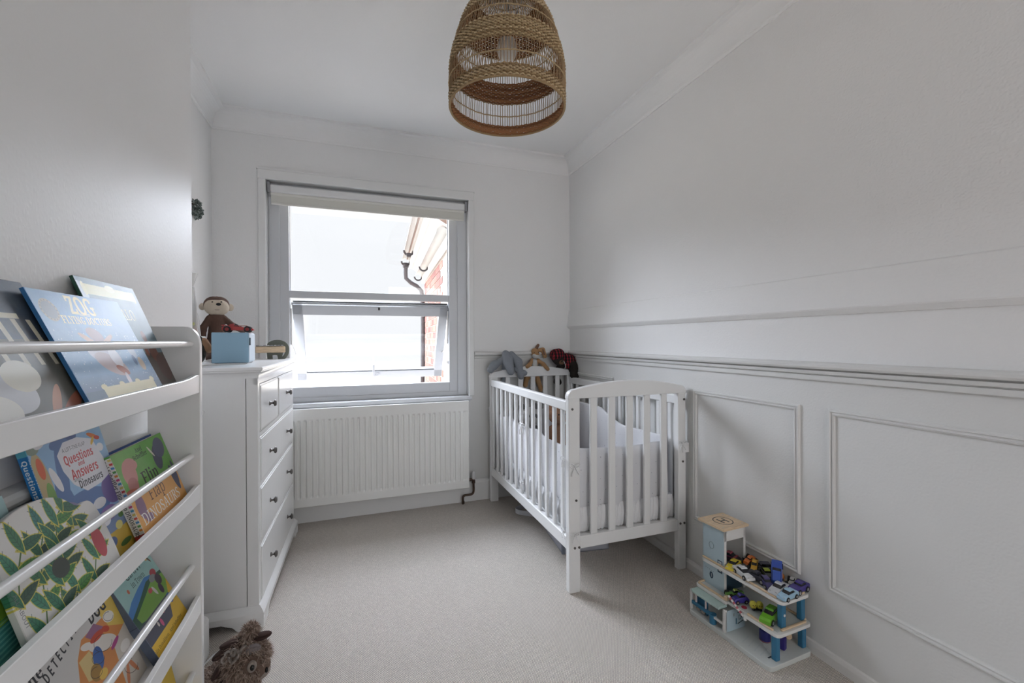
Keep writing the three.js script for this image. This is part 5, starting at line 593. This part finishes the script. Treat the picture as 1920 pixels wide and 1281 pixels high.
  mesh('barrier_stripe', [...Array(9)].map((_, i) => { const a = V(0.052, 0.142, -0.215), b = V(0.040, 0.108, -0.140); return rod(a.clone().lerp(b, i / 9), a.clone().lerp(b, (i + 1) / 9), 0.0042); }).filter((_, i) => i % 2 === 1), std([0.50, 0.12, 0.14], 0.5), g);
  mesh('barrier_block', box(0.020, 0.016, 0.016, 0.056, 0.127, -0.226, 0.003), M.wood, g); mesh('corner_cap', put(new THREE.CylinderGeometry(0.006, 0.006, 0.014, 14), 0.046, 0.101, -0.136), edge, g);
  mesh('round_sign', put(new THREE.CylinderGeometry(0.010, 0.010, 0.002, 20), 0.076, 0.1186, -0.165), std([0.48, 0.05, 0.08], 0.5), g);
  decal('road_print', 0.16, 0.14, (x, w, h) => { x.strokeStyle = '#dfe3e2'; x.lineWidth = 7; x.setLineDash([26, 16]); x.beginPath(); x.moveTo(60, h); x.lineTo(150, 30); x.stroke(); x.setLineDash([]); x.strokeStyle = '#c9cfce'; x.lineWidth = 5; for (let i = 0; i < 4; i++) { x.beginPath(); x.moveTo(10, 60 + i * 40); x.lineTo(90, 36 + i * 40); x.stroke(); } x.fillStyle = '#3a4148'; x.fillRect(30, h - 18, 56, 10); }, (p) => p.rotateX(-Math.PI / 2).translate(0.10, 0.0185, -0.10));
}
// ---------------------------------------------------------------- toy vehicles
const glassM = std([0.012, 0.012, 0.016], 0.15), tyreM = std([0.014, 0.014, 0.015], 0.75), hubM = std([0.45, 0.45, 0.46], 0.35, { metalness: 0.6 });
const carPaint = (c) => new THREE.MeshPhysicalMaterial({ color: new THREE.Color().setRGB(...c), roughness: 0.4, clearcoat: 0.35, clearcoatRoughness: 0.15 });
const CP = {
  sports: { low: [[-.5, .09], [-.5, .24], [-.44, .285], [-.2, .275], [.15, .25], [.36, .20], [.48, .15], [.5, .09]], cab: [[-.34, .26], [-.16, .385], [.02, .385], [.22, .24]], roof: [[-.2, .36], [-.15, .395], [.02, .395], [.06, .36]], wr: .105, wx: .31 },
  hatch: { low: [[-.5, .10], [-.5, .30], [-.42, .34], [.2, .31], [.42, .26], [.5, .19], [.5, .10]], cab: [[-.44, .31], [-.34, .46], [.02, .47], [.24, .29]], roof: [[-.40, .43], [-.33, .475], [.02, .485], [.07, .45]], wr: .12, wx: .30 },
  muscle: { low: [[-.5, .12], [-.5, .31], [-.46, .33], [.1, .31], [.44, .28], [.5, .24], [.5, .12]], cab: [[-.36, .31], [-.2, .43], [.0, .43], [.13, .30]], roof: [[-.24, .405], [-.19, .44], [.0, .44], [.04, .405]], wr: .13, wx: .31 },
  beetle: { low: [[-.5, .10], [-.49, .24], [-.4, .36], [-.2, .40], [.15, .36], [.38, .30], [.5, .18], [.5, .10]], cab: [[-.30, .36], [-.2, .52], [.02, .55], [.2, .35]], roof: [[-.26, .48], [-.18, .545], [.02, .57], [.09, .50]], wr: .12, wx: .29 },
  race: { low: [[-.5, .10], [-.5, .20], [-.2, .23], [.1, .20], [.5, .13], [.5, .09]], cab: [[-.14, .2], [-.1, .30], [-.02, .30], [.06, .2]], roof: [[-.3, .2], [-.26, .31], [-.14, .33], [-.10, .2]], wr: .12, wx: .33, open: 1 },
  buggy: { low: [[-.46, .16], [-.5, .30], [-.2, .33], [.1, .27], [.5, .24], [.5, .16]], cab: [[-.24, .3], [-.14, .44], [.02, .44], [.1, .28]], roof: [[-.2, .42], [-.15, .46], [.02, .46], [.05, .42]], wr: .16, wx: .34, open: 1 },
};
function car(name, label, kind, colour, L, p, yaw, { tilt = 0, roll = 0, accent, hub = hubM, group = 'toy cars on the toy garage' } = {}) {
  if (group) L *= 1.2; const k = CP[kind], c = thing(name, label, 'toy car', p, yaw, group); c.rotation.order = 'YXZ'; c.rotation.z = tilt; c.rotation.x = roll;
  const sc = (pts) => pts.map(([a, b]) => [a * L, b * L]), w = (k.open ? 0.26 : 0.42) * L, pm = carPaint(colour);
  mesh('body', put(extrude(sc(k.low), w - 0.004, 0.002, 2), 0, 0, -w / 2 + 0.002), pm, c);
  mesh('windows', put(extrude(sc(k.cab), w * 0.80 - 0.002, 0.001, 1), 0, 0, -w * 0.40 + 0.001), glassM, c);
  mesh('roof', put(extrude(sc(k.roof), w * 0.74 - 0.002, 0.001, 1), 0, 0, -w * 0.37 + 0.001), accent ? carPaint(accent) : pm, c);
  if (accent) mesh('stripe', put(extrude(sc([[-.49, .235], [-.49, .25], [.3, .25], [.3, .235]]).map(([a, b]) => [a, b * 1.06]), w + 0.0006, 0), 0, 0, -w / 2 - 0.0003), carPaint(accent), c);
  if (kind === 'race') mesh('wing', [span(-.52 * L, -.42 * L, .26 * L, .28 * L, -w * 0.8, w * 0.8), span(.42 * L, .52 * L, .09 * L, .11 * L, -w * 0.9, w * 0.9)], pm, c);
  mesh('lights', [span(.465 * L, .485 * L, .17 * L, .20 * L, -w * 0.40, -w * 0.2), span(.465 * L, .485 * L, .17 * L, .20 * L, w * 0.2, w * 0.40)], hubM, c);
  for (const [sx, sz] of [[1, 1], [1, -1], [-1, 1], [-1, -1]]) { const off = k.open ? w / 2 + 0.10 * L : w / 2 - 0.02 * L; const t = mesh('wheel', put(new THREE.CylinderGeometry(k.wr * L, k.wr * L, 0.10 * L, 18), sx * k.wx * L, k.wr * L, sz * off, Math.PI / 2), tyreM, c); mesh('hub', put(new THREE.CylinderGeometry(k.wr * L * 0.55, k.wr * L * 0.55, 0.105 * L, 12), sx * k.wx * L, k.wr * L, sz * off, Math.PI / 2), hub, t); }
  return c;
}
const D2 = 0.2225, D1 = 0.1195, GB = 0.0195;
car('toy_car', 'dark purple and red toy car parked inside the lift tower', 'sports', [0.05, 0.02, 0.05], 0.070, [1.478, D2, -1.428], -1.2, { accent: [0.35, 0.05, 0.08] });
car('toy_car', 'bright yellow toy sports car at the left edge of the top deck', 'sports', [0.72, 0.58, 0.05], 0.064, [1.438, D2, -1.374], 3.5);
car('toy_car', 'white toy racing car with a black windscreen along the top deck edge', 'sports', [0.70, 0.71, 0.72], 0.072, [1.424, D2, -1.312], -1.75);
car('toy_car', 'orange toy buggy with big black wheels by the lift tower', 'buggy', [0.80, 0.22, 0.05], 0.062, [1.515, D2 + 0.006, -1.372], 0.35, { roll: 0.25, hub: tyreM });
car('toy_car', 'amber yellow toy dune buggy with dark cockpit behind the white racer', 'buggy', [0.74, 0.42, 0.04], 0.070, [1.500, D2, -1.330], -2.5, { hub: tyreM });
car('toy_car', 'black toy truck heaped at the back of the top deck', 'hatch', [0.014, 0.014, 0.02], 0.066, [1.540, D2, -1.300], -0.5, { accent: [0.03, 0.03, 0.06] });
car('toy_car', 'near-black toy sports car beside the white racer', 'muscle', [0.018, 0.018, 0.035], 0.064, [1.448, D2, -1.268], -1.4);
car('toy_car', 'black toy car with lime green stripes in the middle of the top deck', 'muscle', [0.02, 0.025, 0.02], 0.060, [1.500, D2, -1.272], -2.0, { accent: [0.50, 0.60, 0.06] });
car('toy_car', 'dark purple toy car with a white grille facing the near edge', 'hatch', [0.045, 0.035, 0.14], 0.056, [1.446, D2, -1.228], -2.0, { accent: [0.05, 0.04, 0.16] });
car('toy_car', 'royal blue toy car standing on its tail among the parked cars', 'hatch', [0.025, 0.07, 0.36], 0.070, [1.502, D2 + 0.040, -1.232], 0.67, { tilt: 1.15, accent: [0.03, 0.09, 0.42] });
car('toy_car', 'grey toy buggy with large black tyres near the wall', 'buggy', [0.50, 0.49, 0.47], 0.056, [1.542, D2, -1.200], 0.5, { hub: tyreM });
car('toy_car', 'deep violet toy muscle car at the back corner of the top deck', 'muscle', [0.05, 0.03, 0.24], 0.066, [1.528, D2, -1.164], 0.15 + Math.PI);
car('toy_car', 'silver toy coupe at the near edge of the top deck', 'sports', [0.55, 0.56, 0.58], 0.070, [1.455, D2, -1.186], 3.35);
car('toy_car', 'pale blue toy car at the near corner of the top deck', 'sports', [0.36, 0.56, 0.72], 0.064, [1.452, D2, -1.148], 3.25);
car('toy_car', 'green toy buggy behind the striped barrier on the lower deck', 'buggy', [0.13, 0.32, 0.06], 0.056, [1.420, D1, -1.352], 2.9, { hub: tyreM, accent: [0.40, 0.48, 0.10] });
car('toy_car', 'indigo toy beetle-shaped car behind the striped barrier', 'beetle', [0.045, 0.035, 0.28], 0.050, [1.412, D1, -1.318], 2.9, { hub: M.steel });
car('toy_car', 'lime green toy hatchback on the lower deck', 'hatch', [0.15, 0.42, 0.02], 0.076, [1.424, D1, -1.196], 3.46, { accent: [0.10, 0.30, 0.015] });
{ const t = thing('toy_figure', 'orange ball-headed toy by the wall on the top deck', 'toy', [1.540, D2, -1.246]); mesh('body', ball(0.013, 0, 0.012, 0), std([0.70, 0.25, 0.06], 0.5), t); mesh('head', ball(0.013, -0.004, 0.028, -0.006), std([0.74, 0.40, 0.06], 0.5), t); mesh('eye', ball(0.002, -0.012, 0.032, 0.003, 1, 1, 1, 8), black, t); }
{ const t = thing('toy_figure', 'fluffy yellow two-headed chick toy on the lower deck', 'toy', [1.432, D1, -1.262], -0.5), y = plushM([0.72, 0.66, 0.10]); for (const x of [-0.011, 0.012]) { mesh('head', blob([[x, 0.016, 0, 0.0125, x, 0.020, 0, 0.0125]], 0.003, 22, 0.0008), y, t); mesh('beak', put(new THREE.ConeGeometry(0.003, 0.006, 8), x, 0.017, 0.014, Math.PI / 2), std([0.7, 0.35, 0.05], 0.5), t); mesh('eyes', [ball(0.0017, x - 0.004, 0.021, 0.0115, 1, 1, 1, 6), ball(0.0017, x + 0.004, 0.021, 0.0115, 1, 1, 1, 6)], black, t); } mesh('cart', [box(0.034, 0.006, 0.018, 0, 0.005, 0, 0.002), ball(0.005, -0.012, 0.005, 0.010), ball(0.005, 0.012, 0.005, 0.010)], tyreM, t); }
{ const t = thing('toy_cup', 'navy blue round toy standing under the lower deck', 'toy', [1.440, GB, -1.232]); mesh('cup', put(lathe([[0, 0], [0.016, 0], [0.019, 0.006], [0.019, 0.036], [0.016, 0.042], [0, 0.042]], 24), 0, 0, 0), std([0.018, 0.018, 0.14], 0.4), t); mesh('rim', torus(0.018, 0.0015, 0, 0.004, 0, Math.PI / 2), std([0.35, 0.14, 0.12], 0.5), t); }
{ const t = thing('toy_block', 'dark indigo block toy behind the front post of the garage', 'toy', [1.462, GB, -1.178], 0.3); mesh('block', box(0.022, 0.044, 0.022, 0, 0.022, 0, 0.003), std([0.03, 0.02, 0.18], 0.45), t); mesh('pink_edge', box(0.003, 0.036, 0.014, 0.012, 0.020, 0, 0.001), std([0.55, 0.40, 0.40], 0.6), t); }
{ const t = thing('wooden_ball', 'plain wooden toy ball under the lower deck by the wall', 'toy', [1.528, GB, -1.208]); mesh('ball', ball(0.014, 0, 0.0138, 0), M.wood, t); mesh('hole', put(new THREE.CylinderGeometry(0.003, 0.003, 0.001, 10), -0.008, 0.024, 0.004, 0.5, 0, 0.4), std([0.2, 0.12, 0.06], 0.9), t); }
car('toy_race_car', 'red toy racing car on top of the blue cube', 'race', [0.50, 0.035, 0.03], 0.122, [-0.513, TOP + 0.144, -2.365], 0.08, { accent: [0.42, 0.03, 0.03], group: null, hub: std([0.25, 0.02, 0.02], 0.5) });

// ---------------------------------------------------------------- outside: garden ground, the neighbour's brick outrigger
const gy = -3.0;
struct('ground', [span(-60, 60, gy - 0.3, gy, -90, Zb - 0.6)], std([0.52, 0.50, 0.46], 0.95));
{ const a = 0.06, b = thing('brick_house', 'red brick rear wing of the neighbouring house with white eaves and black gutters', 'building', [0.905, gy, -6.08], -a);   // local -z.. wall runs towards +z
  const Y = (y) => y - gy, top = 1.96, Lw = 2.6;
  const mortar = std([0.60, 0.56, 0.51], 0.95), bm = [[0.33, 0.155, 0.12], [0.38, 0.18, 0.135], [0.28, 0.125, 0.10], [0.36, 0.20, 0.16], [0.24, 0.11, 0.095]].map((c) => std(c, 0.95, { bumpMap: wallBump, bumpScale: 0.002 }));
  mesh('wall', [span(0, 0.3, 0, Y(top), 0, Lw), span(0, 3, 0, Y(top), -0.02, 0.2)], mortar, b);
  // visible bricks, Flemish bond, each proud of the joint
  const gh = box(0.006, 0.065, 0.1025, 0, 0, 0), gs = box(0.006, 0.065, 0.215, 0, 0, 0); planar(gh); planar(gs); const wall = b.children[0];
  for (let r = 0; r < 22; r++) { let z = 0.01 + (r % 2 ? 0.056 : 0), i = r % 2; const y = Y(top) - 0.08 - r * 0.075; while (z < 1.72) { const st = i % 2 === 0, l = st ? 0.215 : 0.1025; const q = new THREE.Mesh(st ? gs : gh, bm[Math.floor(rnd() * 5)]); q.name = 'brick'; q.position.set(-0.002 - rnd() * 0.002, y, z + l / 2); q.castShadow = q.receiveShadow = true; wall.add(q); z += l + 0.01; i++; } }
  const wht = std([0.80, 0.80, 0.78], 0.5), blk = std([0.035, 0.037, 0.042], 0.5), gut = std([0.42, 0.43, 0.45], 0.5), rf = std([0.30, 0.22, 0.19], 0.9);
  // eaves: board on the wall, soffit, overhanging fascia and gutters
  const top2 = top + 0.20;
  mesh('fascia', span(-0.045, -0.02, Y(top) - 0.03, Y(top) + 0.09, 0.0, Lw), wht, b);
  const half = (r, x, y, z0, z1) => { const g = new THREE.CylinderGeometry(r, r, z1 - z0, 18, 1, true, Math.PI / 2, Math.PI); g.rotateX(Math.PI / 2); return g.translate(x, y, (z0 + z1) / 2); };
  const gm = std([0.50, 0.50, 0.48], 0.5, { side: THREE.DoubleSide });
  mesh('gutter', half(0.045, -0.092, Y(top) + 0.05, -0.04, Lw), gm, b); mesh('gutter_clip', [put(new THREE.TorusGeometry(0.048, 0.010, 6, 16, Math.PI), -0.092, Y(top) + 0.05, 0.06, 0, 0, Math.PI), put(new THREE.TorusGeometry(0.048, 0.010, 6, 16, Math.PI), -0.092, Y(top) + 0.05, 0.9, 0, 0, Math.PI)], blk, b);
  mesh('soffit', (() => { const s = shape([[-0.03, Y(top) + 0.08], [-0.20, Y(top2) - 0.02], [-0.20, Y(top2)], [-0.03, Y(top) + 0.10]]); return extrude(s, Lw); })(), std([0.66, 0.60, 0.55], 0.8), b);
  mesh('upper_fascia', span(-0.205, -0.18, Y(top2) - 0.04, Y(top2) + 0.10, 0.0, Lw), wht, b);
  mesh('upper_gutter', half(0.05, -0.255, Y(top2) + 0.05, -0.02, Lw), gm, b); mesh('gutter_bracket', [0.06, 0.8].map((z) => [put(new THREE.TorusGeometry(0.054, 0.013, 6, 16, Math.PI), -0.255, Y(top2) + 0.05, z, 0, 0, Math.PI), box(0.05, 0.05, 0.05, -0.255, Y(top2) - 0.005, z, 0.01)]).flat(), blk, b);
  mesh('roof', (() => { const s = shape([[-0.24, Y(top2) + 0.12], [1.2, Y(top2) + 0.80], [1.2, Y(top2) + 0.74], [-0.24, Y(top2) + 0.08]]); return extrude(s, Lw).translate(0, 0, 0); })(), rf, b);
  mesh('downpipe', [tube([[-0.255, Y(top2) + 0.0, 0.03], [-0.255, Y(top2) - 0.13, 0.03], [-0.24, Y(top2) - 0.19, 0.03], [-0.07, Y(top2) - 0.30, 0.03], [-0.045, Y(top) - 0.16, 0.03], [-0.045, Y(0), 0.03], [-0.045, 0.05, 0.03]], 0.030, 60, 10), box(0.08, 0.07, 0.08, -0.255, Y(top2) - 0.0, 0.03, 0.02)], std([0.075, 0.08, 0.088], 0.5), b);
}
// sun over our own roof: lights the gardens, never enters the window
const sun = new THREE.DirectionalLight(new THREE.Color().setRGB(1.0, 0.98, 0.95), 30);
sun.position.set(14, 30, 16); sun.target.position.set(0, 0, -12); sun.castShadow = true; sun.shadow.camera.left = -40; sun.shadow.camera.right = 40; sun.shadow.camera.top = 40; sun.shadow.camera.bottom = -40; sun.shadow.camera.far = 120; sun.name = 'sun'; scene.add(sun, sun.target);

renderer.render(scene, camera);
